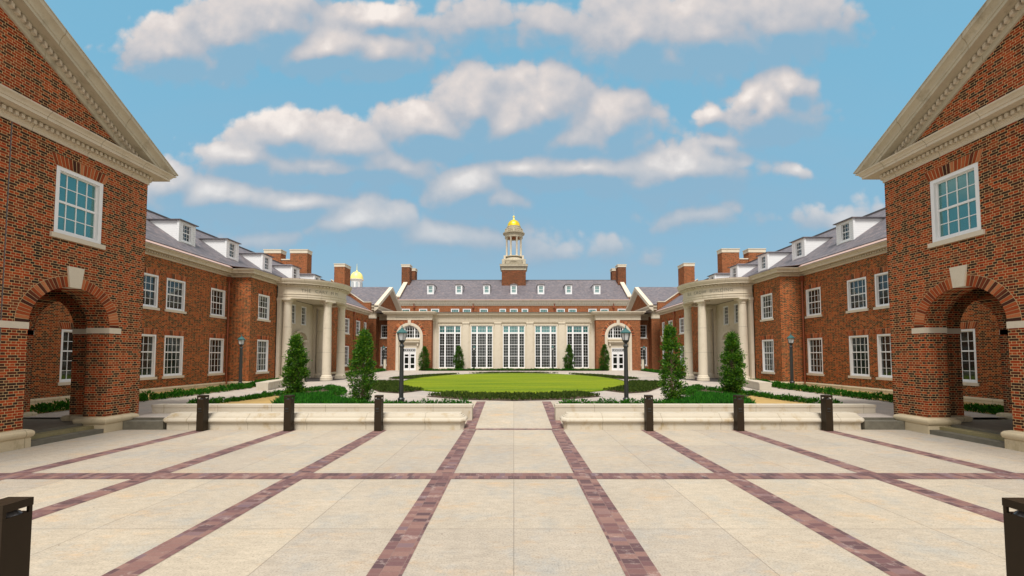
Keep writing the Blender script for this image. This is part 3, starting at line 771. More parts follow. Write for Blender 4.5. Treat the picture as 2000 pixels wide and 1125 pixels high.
    for yc in (4.0, YM, 11.53): put_window(root, (s * X, yc + dy, 5.56), face_rot(s), pr)
    return root
pavilion(-1, 0., 'gabled brick pavilion at the left edge with stone pediment and arches')
pavilion(1, -.17, 'gabled brick pavilion at the right edge with stone pediment and arches')
# pavilion floors and thresholds
for s, dy in ((-1, 0.), (1, -.17)):
    mb = MB(s, dy); mb.box(12.75, 19.3, 1.2, 13.3, -.05, .285); tag(obj('arcade_floor', mb, 'granite'), kind='structure')
    mb = MB(s, dy); mb.box(12.13, 12.42, 2.0, 13.1, -.05, .125); mb.box(12.421, 12.749, 2.0, 13.1, -.05, .215, 1); tag(obj('threshold_step', mb, ['granite', 'mossy']), kind='structure')

# ------------------------------------------------------------------ side wings
def zr(x): return 8.10 + .68 * (x - 18.72)
def inscription(root, text, cx, cy, rad, ang0, z, size, s, parent, sp=1.0, rev=1):
    cu = bpy.data.curves.new('inscription', 'FONT'); cu.body = text; cu.size = size; cu.extrude = .006; cu.space_character = sp; cu.offset = -.002
    tmp = bpy.data.objects.new('tmp', cu); COL.objects.link(tmp)
    bpy.context.view_layer.update()
    me = bpy.data.meshes.new_from_object(tmp.evaluated_get(bpy.context.evaluated_depsgraph_get()))
    bpy.data.objects.remove(tmp); off = root_loc(parent)
    xs = [v.co.x for v in me.vertices]; wd = max(xs)
    for v in me.vertices:
        if rad:
            a = ang0 + v.co.x / rad * rev if rev > 0 else ang0 + (v.co.x - wd) / rad
            rr = rad + v.co.z
            v.co = Vector((cx + rr * math.cos(a), cy + rr * math.sin(a), z + v.co.y)) - off
        else:
            v.co = Vector((cx + v.co.x, cy - v.co.z, z + v.co.y)) - off
    me.materials.clear(); me.materials.append(M['letters'])
    o = bpy.data.objects.new('inscription', me); COL.objects.link(o); o.parent = parent
    return o

def wing(s, dy, label):
    XW, XP = 19.3, 17.85; YA, P0, P1, YE = -2., 28.1, 40.6, 55.2
    root = thing('brick_wing', label, 'building', (s * 21, 28, 0))
    b = lambda: MB(s, dy)
    LO, HI = 1.15, 4.87; HL, HU = 2.27, 1.76
    ys_main = [4.8, 8.2, 11.6, 15., 18.4, 21.8, 23.65, 27.05]; ys_far = [48.1, 51.5]
    ww = 1.32
    w = b(); ZB, ZT = .30, 7.72
    H = lambda ys: [(y - ww / 2, y + ww / 2, LO, LO + HL) for y in ys] + [(y - ww / 2, y + ww / 2, HI, HI + HU) for y in ys]
    w.wall((XW, 0, 0), (0, 1, 0), (-1, 0, 0), YA, P0, ZB, ZT, H(ys_main), .15)
    w.wall((XW, 0, 0), (0, 1, 0), (-1, 0, 0), P1, YE, ZB, ZT, H(ys_far) + [(53.5, 54.4, LO, LO + HL), (53.5, 54.4, HI, HI + HU)], .15)
    w.wall((0, P0, 0), (1, 0, 0), (0, -1, 0), XP, XW, ZB, ZT); w.wall((0, P1, 0), (1, 0, 0), (0, 1, 0), XP, XW, ZB, ZT)
    w.wall((XP, 0, 0), (0, 1, 0), (-1, 0, 0), P0, 31.15, ZB, ZT, H([29.62]), .15)
    w.wall((XP, 0, 0), (0, 1, 0), (-1, 0, 0), 37.45, P1, ZB, ZT, H([39.05]), .15)
    w.poly([(XW, YA, ZB), (29.3, YA, ZB), (29.3, YA, 8), (24.3, YA, 11.8), (XW, YA, 8)])
    w.poly([(XW, YE, ZB), (29.3, YE, ZB), (29.3, YE, 8.2), (24.3, YE, 12.1), (XW, YE, 8.8)])
    w.poly([(29.3, YA, ZB), (29.3, YE, ZB), (29.3, YE, 8), (29.3, YA, 8)])
    obj('wall', w, 'brick_wing', root, recalc=False)
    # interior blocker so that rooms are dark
    m = b(); m.poly([(XW + .16, YA, .3), (XW + .16, YE, .3), (XW + .16, YE, 7.7), (XW + .16, YA, 7.7)]); obj('room_blocker', m, 'plaster', root)
    lo = sash_window(ww, HL, 4, 5, 'glass', 3, True, True); up = sash_window(ww, HU, 4, 4, 'glass', 2, True, True)
    for y in ys_main + ys_far:
        put_window(root, (s * XW, y + dy, LO), face_rot(s), lo); put_window(root, (s * XW, y + dy, HI), face_rot(s), up)
    for y in (29.62, 39.05):
        put_window(root, (s * XP, y + dy, LO), face_rot(s), lo); put_window(root, (s * XP, y + dy, HI), face_rot(s), up)
    lo2 = sash_window(.9, HL, 3, 5, 'glass', 3, True, True); up2 = sash_window(.9, HU, 3, 4, 'glass', 2, True, True)
    put_window(root, (s * XW, 53.95 + dy, LO), face_rot(s), lo2); put_window(root, (s * XW, 53.95 + dy, HI), face_rot(s), up2)
    m = b(); m.box(XW - .14, XW - .001, 53.35, 54.55, HI - .75, HI - .14); m.box(XW - .2, XW - .001, 53.3, 54.6, HI - .14, HI - .02); obj('balcony_panel', m, 'stone_plain', root)
    # base moulding
    pathA = [(XW, YA), (XW, P0), (XP, P0), (XP, 31.15)]; pathB = [(XP, 37.45), (XP, P1), (XW, P1), (XW, YE)]
    for pth in (pathA, pathB):
        m = b(); m.sweep([(.0, .56), (.05, .55), (.09, .51), (.10, .46), (.08, .41), (.10, .40), (.10, .25), (0, .25)], pth, side=-1); obj('base_moulding', m, 'stone_base', root, smooth=40)
    # eaves cornice
    prof = [(.0, 7.62), (.03, 7.62), (.03, 7.68), (.055, 7.70), (.055, 7.83), (.10, 7.84), (.36, 7.845), (.36, 7.94), (.39, 7.945), (.40, 7.98), (.46, 8.03), (.52, 8.06), (.53, 8.10), (.0, 8.12)]
    for pth in ([(XW, YA), (XW, P0), (XP, P0), (XP, 31.3)], [(XP, 37.3), (XP, P1), (XW, P1), (XW, YE)]):
        m = b(); m.sweep(prof, pth, side=-1); obj('cornice', m, 'stone', root, smooth=25)
        m = b(); dentils(m, pth, -1, .056, .19, 7.725, 7.81, .16, .085); obj('dentil_band', m, 'stone_plain', root)
    # roof and its metal edge
    m = b(); RX, RZ = 24.3, zr(24.3)
    m.poly([(18.98, YA, zr(18.98)), (18.98, YE, zr(18.98)), (RX, YE, RZ), (RX, YA, RZ)]); m.poly([(29.7, YA, 8.1), (29.7, YE, 8.1), (RX, YE, RZ), (RX, YA, RZ)])
    obj('roof', m, 'slate', root, recalc=False)
    m = b(); m.add([(18.74, YA, 8.115), (18.74, P0 - .5, 8.115), (18.99, P0 - .5, zr(18.99) + .01), (18.99, YA, zr(18.99) + .01)], [(0, 1, 2, 3)])
    m.add([(18.74, P1 + .5, 8.115), (18.74, YE, 8.115), (18.99, YE, zr(18.99) + .01), (18.99, P1 + .5, zr(18.99) + .01)], [(0, 1, 2, 3)])
    m.add([(17.29, P0 - .55, 8.125), (17.29, P1 + .55, 8.125), (19.0, P1 + .55, zr(18.99) + .012), (19.0, P0 - .55, zr(18.99) + .012)], [(0, 1, 2, 3)])
    obj('eave_flashing', m, 'flashing', root)
    m = b(); m.box(18.985, 19.03, YA, YE, zr(18.99) - .02, zr(19.03) + .03); m.box(RX - .12, RX + .12, YA, YE, RZ - .06, RZ + .05); obj('roof_ridge', m, 'lead', root)
    # dormers
    dw = sash_window(.74, 1.12, 3, 4, 'glass', 2, False, False, bar=.02, fr=.06)
    for yd in (8.6, 12.9, 17.2, 21.45, 25.7, 29.9, 34.15, 38.65, 42.95):
        xf, zb, zt, hw = 20.42, 9.16, 10.62, .60; xb = 18.72 + (zt - 8.1) / .68
        m = b()
        m.wall((xf, 0, 0), (0, 1, 0), (-1, 0, 0), yd - hw, yd + hw, zb, zt, [(yd - .37, yd + .37, zb + .2, zb + 1.32)], .15)
        for k in (-1, 1):
            m.poly([(xf, yd + k * hw, zb), (xf, yd + k * hw, zt), (xb, yd + k * hw, zt)])
            m.box(xf - .02, xf + .10, yd + k * hw - .06, yd + k * hw + .06, zb, zt - .02)
        d = obj('dormer', m, 'siding', root, recalc=False)
        m = b(); e = .14
        A = [(xf - e, yd - hw - e, zt), (xf - e, yd + hw + e, zt), (xb + .1, yd + hw + e, zt), (xb + .1, yd - hw - e, zt)]
        T2 = zt + .22; xr = xb + .35
        m.add(A + [(xf + .45, yd, T2), (xr, yd, T2)], [(0, 1, 4), (1, 2, 5, 4), (3, 0, 4, 5), (2, 3, 5), (3, 2, 1, 0)])
        m.box(xf - e - .015, xb + .1, yd - hw - e - .015, yd + hw + e + .015, zt - .05, zt - .002)
        obj('dormer_roof', m, 'slate', d)
        m = b(); m.box(xf - .03, xf - .001, yd - .45, yd + .45, zb + .12, zb + .19); obj('dormer_sill', m, 'white', d)
        o = put_window(root, (s * xf, yd + dy, zb + .2), face_rot(s), dw, name='dormer_window')
        o.parent = d
        for c in list(o.children):            # keep to three levels
            mm = o.data; 
        m = b()
        for k in (-1, 1): m.add([(xf + .05, yd + k * (hw + .03), zb + .02), (xb, yd + k * (hw + .03), zt - .02), (xb, yd + k * (hw + .03), zt + .08 - .1), (xf - .05, yd + k * (hw + .03), zb - .09)], [(0, 1, 2, 3)])
        obj('step_flashing', m, 'copper', d)
    # chimneys
    def chim(x0, x1, y0, y1, zb, zt):
        m = b(); m.box(x0, x1, y0, y1, zb, zt - .42); c = obj('chimney', m, 'brick_far', root)
        m = b(); m.box(x0 - .03, x1 + .03, y0 - .03, y1 + .03, zt - .42, zt - .08); m.box(x0 - .07, x1 + .07, y0 - .07, y1 + .07, zt - .08, zt); obj('chimney_cap', m, 'stone_plain', c)
    chim(22.25, 24.1, 44.4, 45.4, 10.0, 13.75); chim(25.1, 26.9, 44.4, 45.4, 10.0, 13.75); chim(21.75, 23.1, 53.1, 55.0, 9.0, 14.15)
    m = b(); m.box(24.1, 25.1, 44.5, 45.3, 10.5, 12.6); m.box(24.1, 25.1, 44.45, 45.35, 12.6, 12.72, 1); obj('chimney_parapet', m, ['brick_far', 'stone_plain'], root)
    # end gable parapet with coping
    m = b(); pts = [(19.0, YE + .15, 7.9), (19.0, YE + .15, 9.35), (19.9, YE + .15, 9.35), (24.3, YE + .15, 12.35), (24.3, YE + .15, 8)]
    m.extrude(pts, (0, -.45, 0)); g = obj('end_parapet', m, 'brick_far', root)
    m = b(); m.extrude([(18.95, YE + .2, 9.35), (18.95, YE + .2, 9.45), (19.93, YE + .2, 9.45), (24.3, YE + .2, 12.45), (24.3, YE + .2, 12.35), (19.9, YE + .2, 9.35)], (0, -.55, 0)); obj('parapet_coping', m, 'stone_plain', g)
    # downpipes
    for (xd, yd) in ((XW, 50.0), (XW, 27.9), (XP, 40.3)):
        m = b(); m.tube([(xd - .09, yd, .4), (xd - .09, yd, 7.6)], .052); m.box(xd - .19, xd - .02, yd - .12, yd + .12, 7.25, 7.6); obj('downpipe', m, 'copper', root, smooth=60)
    # ---------------- half-round portico
    CX, CY, RC = 17.2, 34.3, 2.75
    m = b(); m.wall((XP - .06, 0, 0), (0, 1, 0), (-1, 0, 0), 31.15, 37.45, Z0, 6.75, [(CY - .86 - .42, CY - .86 + .42, 4.87, 6.45), (CY + .86 - .42, CY + .86 + .42, 4.87, 6.45), (CY - .8, CY + .8, Z0, 3.25)], .3)
    obj('porch_wall', m, 'stone', root, recalc=False)
    pw = sash_window(.84, 1.58, 3, 5, 'glass', 3, False, True, fr=.06)
    for k in (-.86, .86): put_window(root, (s * (XP - .06), CY + k + dy, 4.87), face_rot(s), pw)
    # door, its surround and the segmental hood
    m = b(); m.box(XP + .1, XP + .2, CY - .8, CY + .8, Z0, 3.25); dr = obj('door', m, 'door_wood', root)
    m = b()
    for k in (-1, 1):
        a, c = sorted((CY + k * .06, CY + k * .72))
        for z0, z1 in ((.6, 1.2), (1.35, 2.6), (2.75, 3.15)): m.box(XP + .09, XP + .099, a, c, z0, z1)
    obj('door_panel', m, 'glass', dr)
    m = b()
    for k in (-1, 1):
        a, c = sorted((CY + k * .80, CY + k * 1.10)); m.box(XP - .16, XP - .061, a, c, Z0, 3.4)
    m.box(XP - .36, XP - .061, CY - 1.25, CY + 1.25, 3.4, 3.62)
    n = 20; RA = 1.2
    m.poly([(XP - .075, CY - 1.0, 3.62)] + [(XP - .075, CY - .98 * math.cos(PI * i / n), 3.62 + .98 * .62 * math.sin(PI * i / n)) for i in range(n + 1)])
    pts = lambda r, xx: [(xx, CY - r * math.cos(PI * i / n), 3.62 + r * .62 * math.sin(PI * i / n)) for i in range(n + 1)]
    o_, i_ = pts(RA, XP - .34), pts(RA - .22, XP - .34); o2, i2 = pts(RA, XP - .061), pts(RA - .22, XP - .061)
    for i in range(n):
        m.poly([o_[i], o_[i + 1], i_[i + 1], i_[i]]); m.poly([o_[i], o_[i + 1], o2[i + 1], o2[i]]); m.poly([i_[i], i_[i + 1], i2[i + 1], i2[i]])
    obj('door_hood', m, 'stone', root)
    # columns
    cprof = [(.46, .0), (.46, .13), (.44, .14), (.46, .19), (.45, .25), (.40, .27), (.385, .31), (.40, .34), (.37, .37), (.335, .41)]
    zb, zt = Z0 + .02, 6.62
    for a in (-90, -29, 29, 90):
        cx, cy = CX - RC * math.cos(R(a)), CY + RC * math.sin(R(a))
        m = b(); m.lathe([(.335, zb + .41)] + [(.335 - .055 * (t / 12) ** 1.7, zb + .41 + (zt - .42 - zb - .41) * t / 12) for t in range(1, 13)], cx, cy, 28)
        for zj in (2.55, 4.45): rj = .335 - .055 * ((zj - zb - .41) / (zt - .42 - zb - .41)) ** 1.7 + .0015; m.lathe([(rj, zj), (rj - .0004, zj + .014)], cx, cy, 28, mi=1, cap=False)
        c = obj('column', m, ['stone_plain', 'letters'], root, smooth=40)
        m = b(); m.lathe([(r_, zb + z_) for r_, z_ in cprof], cx, cy, 28); obj('column_base', m, 'stone_plain', c, smooth=40)
        m = b(); h = zt - .42; m.lathe([(.28, h), (.31, h + .02), (.31, h + .05), (.285, h + .06), (.285, h + .16), (.31, h + .18), (.33, h + .2), (.385, h + .28), (.39, h + .30)], cx, cy, 28)
        m.obox((cx, cy, h + .36), (.41 * math.cos(R(a)), -.41 * math.sin(R(a)) * 1, 0), (.41 * math.sin(R(a)), .41 * math.cos(R(a)), 0), (0, 0, .06)); obj('column_capital', m, 'stone_plain', c, smooth=40)
    for yp in (CY - 2.85, CY + 2.85):
        m = b(); m.box(XP - .28, XP - .061, yp - .3, yp + .3, zb + .3, zt - .35); c = obj('pilaster', m, 'stone_plain', root)
        m = b(); m.box(XP - .36, XP - .061, yp - .38, yp + .38, zb, zb + .16); m.box(XP - .32, XP - .061, yp - .34, yp + .34, zb + .16, zb + .3); obj('pilaster_base', m, 'stone_plain', c)
        m = b(); m.box(XP - .31, XP - .061, yp - .33, yp + .33, zt - .35, zt - .2); m.box(XP - .36, XP - .061, yp - .38, yp + .38, zt - .2, zt - .002); obj('pilaster_capital', m, 'stone_plain', c)
    RF = 3.06
    arc = [(XP - .05, CY - RF)] + [(CX - RF * math.sin(PI * i / 40), CY - RF * math.cos(PI * i / 40)) for i in range(41)] + [(XP - .05, CY + RF)]
    # underside of the entablature ring, fasciae, frieze, cornice
    eprof = [(-.62, 6.80), (-.62, 6.621), (.0, 6.621), (.0, 6.76), (.03, 6.765), (.03, 6.93), (.06, 6.94), (.07, 6.98), (.02, 7.0), (.02, 7.50), (.05, 7.52), (.07, 7.56), (.07, 7.69), (.12, 7.70), (.34, 7.705), (.34, 7.80), (.37, 7.81), (.385, 7.85), (.44, 7.93), (.46, 8.0), (.47, 8.06), (.0, 8.12)]
    m = b(); m.sweep(eprof, arc, side=-1, fill=True); e = obj('entablature', m, 'stone', root, smooth=25)
    m = b(); dentils(m, arc, -1, .071, .20, 7.575, 7.67, .155, .08, skip=.03); obj('entablature_dentils', m, 'stone_plain', e)
    m = b(); m.poly([(x, y, 6.79) for x, y in arc]); obj('porch_ceiling', m, 'stone_plain', root)
    m = b(); m.sweep([(.0, 8.121), (.475, 8.07), (.475, 8.085), (.0, 8.14)], arc, side=-1); obj('portico_flashing', m, 'flashing', root)
    # inscription: letters on the curved frieze, the part that can be read
    if s < 0: inscription(root, 'THE  CARY  M M', -CX, CY + dy, RF + .024, R(-70), 7.13, .33, s, e, 1.22)
    else: inscription(root, 'ELL  CROW  BUILDING', CX, CY + dy, RF + .024, R(180 + 75), 7.13, .33, s, e, 1.12, rev=-1)
    m = b(); m.lathe([(0.01, Z0 + .02), (3.25, Z0 + .02), (3.25, Z0 - .02)], CX, CY, 48, R(90), R(270)); m.box(CX, XP, CY - 3.25, CY + 3.25, Z0 - .02, Z0 + .02); obj('porch_step', m, 'dark_granite', root)
    return root
wing(-1, 0., 'long left brick wing with white dormers and round portico lettered THE CARY')
wing(1, -.35, 'long right brick wing with white dormers and round portico lettered CROW BUILDING')

# ------------------------------------------------------------------ the hall across the court
def hall():
    root = thing('columned_hall', 'long stone and brick hall with five tall windows under a slate roof', 'building', (0, 64, 0))
    Y = 57.; b = MB
    wx = [-8.76, -4.38, 0., 4.38, 8.76]; ww, wz0, wz1 = 2.98, .64, 6.44
    m = b(); m.wall((0, Y, 0), (1, 0, 0), (0, -1, 0), -11.3, 11.3, .2, 7.0, [(x - ww / 2, x + ww / 2, wz0, wz1) for x in wx], .25); obj('wall', m, 'stone', root, recalc=False)
    # tall windows
    f = MB(); g = MB(); W = ww / 2; H = wz1 - wz0
    f.box(-W, -W + .10, .04, .2, 0, H); f.box(W - .10, W, .04, .2, 0, H); f.box(-W + .1, W - .1, .04, .2, H - .10, H); f.box(-W + .1, W - .1, .04, .2, 0, .1)
    mx = .66
    for k in (-1, 1): f.box(k * mx - .11, k * mx + .11, .05, .2, .1, H - .1)
    zt = H - 1.03; f.box(-W + .1, W - .1, .045, .2, zt - .10, zt + .10)
    secs = [(.1, zt * .335), (zt * .335, zt * .665), (zt * .665, zt - .1)]
    for z in (zt * .335, zt * .665): f.box(-W + .1, W - .1, .07, .19, z - .032, z + .032)
    for (a, c, n) in ((-W + .1, -mx - .11, 2), (-mx + .11, mx - .11, 5), (mx + .11, W - .1, 2)):
        for i in range(1, n): x = a + (c - a) * i / n; f.box(x - .009, x + .009, .10, .18, .1, H - .1)
        for (z0, z1) in secs:
            for j in range(1, 4): z = z0 + (z1 - z0) * j / 4; f.box(a, c, .102, .178, z - .009, z + .009)
        z = zt + .1 + (H - .1 - zt - .1) * .5; f.box(a, c, .102, .178, z - .009, z + .009)
    g.box(-W + .05, W - .05, .14, .16, .05, zt); tp = MB(); tp.box(-W + .05, W - .05, .14, .16, zt + .001, H - .05)
    sl = MB(); sl.box(-W - .12, W + .12, -.10, .2, -.14, -.001)
    tr = MB(); tr.box(-W - .16, -W - .001, -.05, .05, 0, H + .12); tr.box(W + .001, W + .16, -.05, .05, 0, H + .12); tr.box(-W - .001, W + .001, -.05, .05, H + .001, H + .12)
    proto = {'frame': mesh_of('tall_window', f, 'white'), 'pane': mesh_of('pane', g, 'glass_hall'), 'transom_pane': mesh_of('transom_pane', tp, 'glass_teal'), 'sill': mesh_of('sill', sl, 'stone_plain'), 'architrave': mesh_of('architrave', tr, 'stone_plain')}
    for x in wx: put_window(root, (x, Y, wz0), 0, proto, 'tall_window')
    for x in (-10.95, -6.57, -2.19, 2.19, 6.57, 10.95):
        m = b(); m.box(x - .42, x + .42, Y - .14, Y - .002, .62, 6.6); c = obj('pilaster', m, 'stone_plain', root)
        m = b(); m.box(x - .50, x + .50, Y - .2, Y - .002, .2, .48); m.box(x - .46, x + .46, Y - .17, Y - .002, .48, .62); obj('pilaster_base', m, 'stone_plain', c)
        m = b(); m.box(x - .46, x + .46, Y - .18, Y - .002, 6.6, 6.72); m.box(x - .5, x + .5, Y - .22, Y - .002, 6.72, 6.86); obj('pilaster_capital', m, 'stone_plain', c)
    m = b(); m.sweep([(0, 6.86), (.15, 6.86), (.15, 7.02), (.18, 7.03), (.18, 7.2), (.22, 7.22), (.16, 7.24), (.16, 7.78), (.2, 7.82), (.5, 7.84), (.5, 7.94), (.62, 8.1), (.62, 8.24), (0, 8.26)], [(-11.2, Y), (11.2, Y)], side=1); obj('entablature', m, 'stone', root, smooth=25)
    m = b(); m.box(-11.2, 11.2, Y - .2, Y - .001, .2, .5); obj('plinth', m, 'stone_plain', root)
    m = b(); m.box(-18.8, 18.8, 56.3, 69.49, 8.18, 8.235); obj('flat_roof', m, 'lead', root)
    # entrance bays
    fan = None
    for s in (-1, 1):
        xc, YP = 14.02, 55.8; m = MB(s); x0, x1 = 11.05, 17.0; ra, sp = 1.80, 4.93
        m.wall((0, YP, 0), (1, 0, 0), (0, -1, 0), x0, x1, .2, 7.1, [(xc - ra, xc + ra, .2, sp, 'arch')], .25)
        m.wall((x0, 0, 0), (0, 1, 0), (-1, 0, 0), YP, 57.2, .2, 7.1); m.wall((x1, 0, 0), (0, 1, 0), (1, 0, 0), YP, 59., .2, 7.1)
        e = obj('entrance_bay', m, 'brick_far', root, recalc=False)
        m = MB(s); arch_ring(m, (0, YP, 0), (1, 0, 0), (0, -1, 0), xc, sp, ra, ra + .42, 46); obj('brick_arch', m, ['voussoir', 'mortar'], e)
        m = MB(s)
        # stone surround: jambs, archivolt, recessed panel with door opening
        n = 28
        P = lambda r, y: [(xc - r * math.cos(PI * i / n), y, sp + r * math.sin(PI * i / n)) for i in range(n + 1)]
        A, B_, C_ = P(ra - .001, YP - .03), P(ra - .36, YP - .03), P(ra - .36, YP + .3)
        for i in range(n):
            m.poly([A[i], A[i + 1], B_[i + 1], B_[i]]); m.poly([B_[i], B_[i + 1], C_[i + 1], C_[i]])
        for k in (-1, 1):
            a, c = sorted((xc + k * (ra - .001), xc + k * (ra - .36))); m.box(a, c, YP - .03, YP + .3, .2, sp)
        m.wall((0, YP + .22, 0), (1, 0, 0), (0, -1, 0), xc - 1.5, xc + 1.5, .2, 4.62, [(xc - .86, xc + .86, .2, 3.34)], .12)
        m.box(xc - 1.35, xc + 1.35, YP - .12, YP + .219, 4.12, 4.22); m.box(xc - 1.28, xc + 1.28, YP - .04, YP + .219, 3.98, 4.12)
        for k in (-1, 1): m.box(xc + k * 1.1 - .1, xc + k * 1.1 + .1, YP + .02, YP + .219, 3.6, 3.98)
        m.box(xc - 1.46, xc + 1.46, YP + .1, YP + .219, 4.42, 4.62)
        obj('arch_surround', m, 'stone_plain', e, recalc=True)
        m = MB(s); m.extrude([(xc - .17, YP - .09, sp + ra - .30), (xc + .17, YP - .09, sp + ra - .30), (xc + .22, YP - .09, 7.12), (xc - .22, YP - .09, 7.12)], (0, .2, 0)); obj('keystone', m, 'stone_plain', e)
        # fanlight
        m = MB(s); r = ra - .36; z0 = 4.62
        yb, yf = YP + .24, YP + .17
        n2 = 24; Ao = [(xc - r, z0)] + [(xc - r * math.cos(PI * i / n2), sp + r * math.sin(PI * i / n2)) for i in range(n2 + 1)] + [(xc + r, z0)]
        r2 = r - .12; Ai = [(xc - r2, z0 + .12)] + [(xc - r2 * math.cos(PI * i / n2), sp + r2 * math.sin(PI * i / n2)) for i in range(n2 + 1)] + [(xc + r2, z0 + .12)]
        for i in range(len(Ao) - 1): m.poly([(Ao[i][0], yf, Ao[i][1]), (Ao[i + 1][0], yf, Ao[i + 1][1]), (Ai[i + 1][0], yf, Ai[i + 1][1]), (Ai[i][0], yf, Ai[i][1])]); m.poly([(Ai[i][0], yf, Ai[i][1]), (Ai[i + 1][0], yf, Ai[i + 1][1]), (Ai[i + 1][0], yb, Ai[i + 1][1]), (Ai[i][0], yb, Ai[i][1])])
        m.box(xc - r, xc + r, yf - .01, yb, z0, z0 + .12)
        hgt = lambda x: sp + math.sqrt(max(0, r2 * r2 - (x - xc) ** 2)) - .0
        for k in (-1, 1): m.box(xc + k * .66 - .08, xc + k * .66 + .08, yf + .002, yb, z0 + .12, hgt(xc + k * .66))
        for x in (-.35, 0, .35, -1.0, 1.0): m.box(xc + x - .02, xc + x + .02, yf + .02, yb, z0 + .12, hgt(xc + x))
        for z in (5.2, 5.65, 6.05):
            hw = math.sqrt(max(0, r2 * r2 - (z - sp) ** 2)); m.box(xc - hw, xc + hw, yf + .022, yb, z - .02, z + .02)
        fl = obj('fanlight', m, 'white', root)
        m = MB(s); m.poly([(x, YP + .25, z) for x, z in Ao]); obj('fanlight_pane', m, 'glass_hall', fl)
        # double door
        m = MB(s); yd = YP + .27
        m.box(xc - .86, xc - .78, yd - .06, yd + .05, .3, 3.34); m.box(xc + .78, xc + .86, yd - .06, yd + .05, .3, 3.34); m.box(xc - .78, xc + .78, yd - .06, yd + .05, 3.24, 3.34); m.box(xc - .78, xc + .78, yd - .05, yd + .05, 2.74, 2.86)
        for k in (-1, 1):
            a, c = sorted((xc + k * .02, xc + k * .78))
            m.box(a, a + .13, yd - .04, yd + .03, .33, 2.74); m.box(c - .13, c, yd - .04, yd + .03, .33, 2.74)
            for z0_, z1_ in ((.33, .62), (1.10, 1.24), (2.08, 2.20), (2.48, 2.74)): m.box(a + .13, c - .13, yd - .038, yd + .03, z0_, z1_)
        for i in range(5):        # ring tracery in the transom
            cxr = xc - .56 + .28 * i; rr = .15
            for q in range(16):
                a0, a1 = 2 * PI * q / 16, 2 * PI * (q + 1) / 16
                f4 = lambda a, r_: (cxr + r_ * math.cos(a), yd - .03, 3.05 + r_ * math.sin(a))
                m.poly([f4(a0, rr), f4(a1, rr), f4(a1, rr - .045), f4(a0, rr - .045)])
        d = obj('double_door', m, 'white', root)
        m = MB(s); m.box(xc - .8, xc + .8, yd + .01, yd + .02, .6, 3.25); obj('door_pane', m, 'glass_hall', d)
        # entablature of the bay
        m = MB(s)
        pth = [(11.05, 57.1), (11.05, YP), (17.0, YP), (17.0, 58.6)]
        m.sweep([(.0, 7.1), (.06, 7.1), (.06, 7.74), (.1, 7.76), (.12, 7.84), (.42, 7.86), (.42, 7.95), (.58, 8.08), (.6, 8.22), (0, 8.27)], pth, side=1); en = obj('bay_entablature', m, 'stone', root, smooth=25)
        if s < 0: inscription(root, 'ANN AND WILLIAM F ANDERSON HALL', -xc - 1.93, YP - .064, 0, 0, 7.34, .22, s, en, 1.0)
        # recessed link with two windows
        YR = 58.5; m = MB(s)
        m.wall((0, YR, 0), (1, 0, 0), (0, -1, 0), 16.9, 19.3, .2, 7.3, [(17.25, 18.7, .95, 3.52), (17.25, 18.7, 4.78, 6.62)], .15); obj('link_wall', m, 'brick_far', root, recalc=False)
        m = MB(s); m.sweep([(.0, 7.3), (.05, 7.3), (.05, 7.7), (.3, 7.8), (.3, 7.9), (.45, 8.1), (0, 8.2)], [(16.9, YR), (19.3, YR)], side=1); obj('link_cornice', m, 'stone', root)
        put_window(root, (s * 17.975, YR, .95), 0, sash_window(1.45, 2.57, 5, 6, 'glass_hall', 3, False, True, fr=.1)); put_window(root, (s * 17.975, YR, 4.78), 0, sash_window(1.45, 1.84, 5, 4, 'glass_hall', 2, False, True, fr=.1))
    # clerestory
    YC = 69.5; m = b()
    cw = [(0., 1.32), (1.86, 1.08), (5.03, 1.37), (7.86, 1.37), (9.85, 1.37), (13.2, 1.37), (15.2, 1.37), (18.1, 1.37)]
    cx = sorted({(k * x, w) for x, w in cw for k in (-1, 1)})
    m.wall((0, YC, 0), (1, 0, 0), (0, -1, 0), -19.7, 19.7, 8.0, 10.75, [(x - w / 2, x + w / 2, 9.1, 10.16) for x, w in cx], .12); obj('clerestory_wall', m, 'brick_far', root, recalc=False)
    for x, w in cx: put_window(root, (x, YC, 9.1), 0, sash_window(w, 1.06, 4, 2, 'glass_teal', None, False, False, fr=.12), 'clerestory_window')
    m = b(); m.sweep([(0, 10.68), (.06, 10.68), (.06, 10.86), (.12, 10.88), (.12, 11.06), (.24, 11.08), (.24, 11.26), (.34, 11.34), (.40, 11.5), (.40, 11.56), (0, 11.62)], [(-19.75, YC), (19.75, YC)], side=1); obj('eaves_cornice', m, 'stone_bench', root, smooth=25)
    m = b(); dentils(m, [(-19.7, YC), (19.7, YC)], 1, .12, .19, 10.9, 11.04, .40, .20); obj('eaves_dentils', m, 'stone_plain', root)
    m = b(); m.box(-19.7, 19.7, YC - .44, YC - .12, 11.565, 11.68); obj('gutter', m, 'flashing', root)
    for x in (-16.7, -6.8, 6.8, 16.7):
        m = b(); m.tube([(x, YC - .08, 8.2), (x, YC - .08, 10.6), (x, YC - .3, 11.0)], .08); m.box(x - .16, x + .16, YC - .24, YC - .02, 10.3, 10.66); obj('downpipe', m, 'copper', root, smooth=60)
    RY, RZ = 76.3, 16.25; sl = (RZ - 11.66) / (RY - 69.15)
    zroof = lambda y: 11.66 + sl * (y - 69.15)
    m = b(); m.poly([(-19.3, 69.1, 11.63), (19.3, 69.1, 11.63), (19.3, RY, RZ), (-19.3, RY, RZ)]); m.poly([(-19.3, 83.5, 11.63), (19.3, 83.5, 11.63), (19.3, RY, RZ), (-19.3, RY, RZ)]); obj('roof', m, 'slate', root, recalc=False)
    m = b(); m.box(-19.3, 19.3, RY - .1, RY + .1, RZ - .05, RZ + .04); obj('roof_ridge', m, 'lead', root)
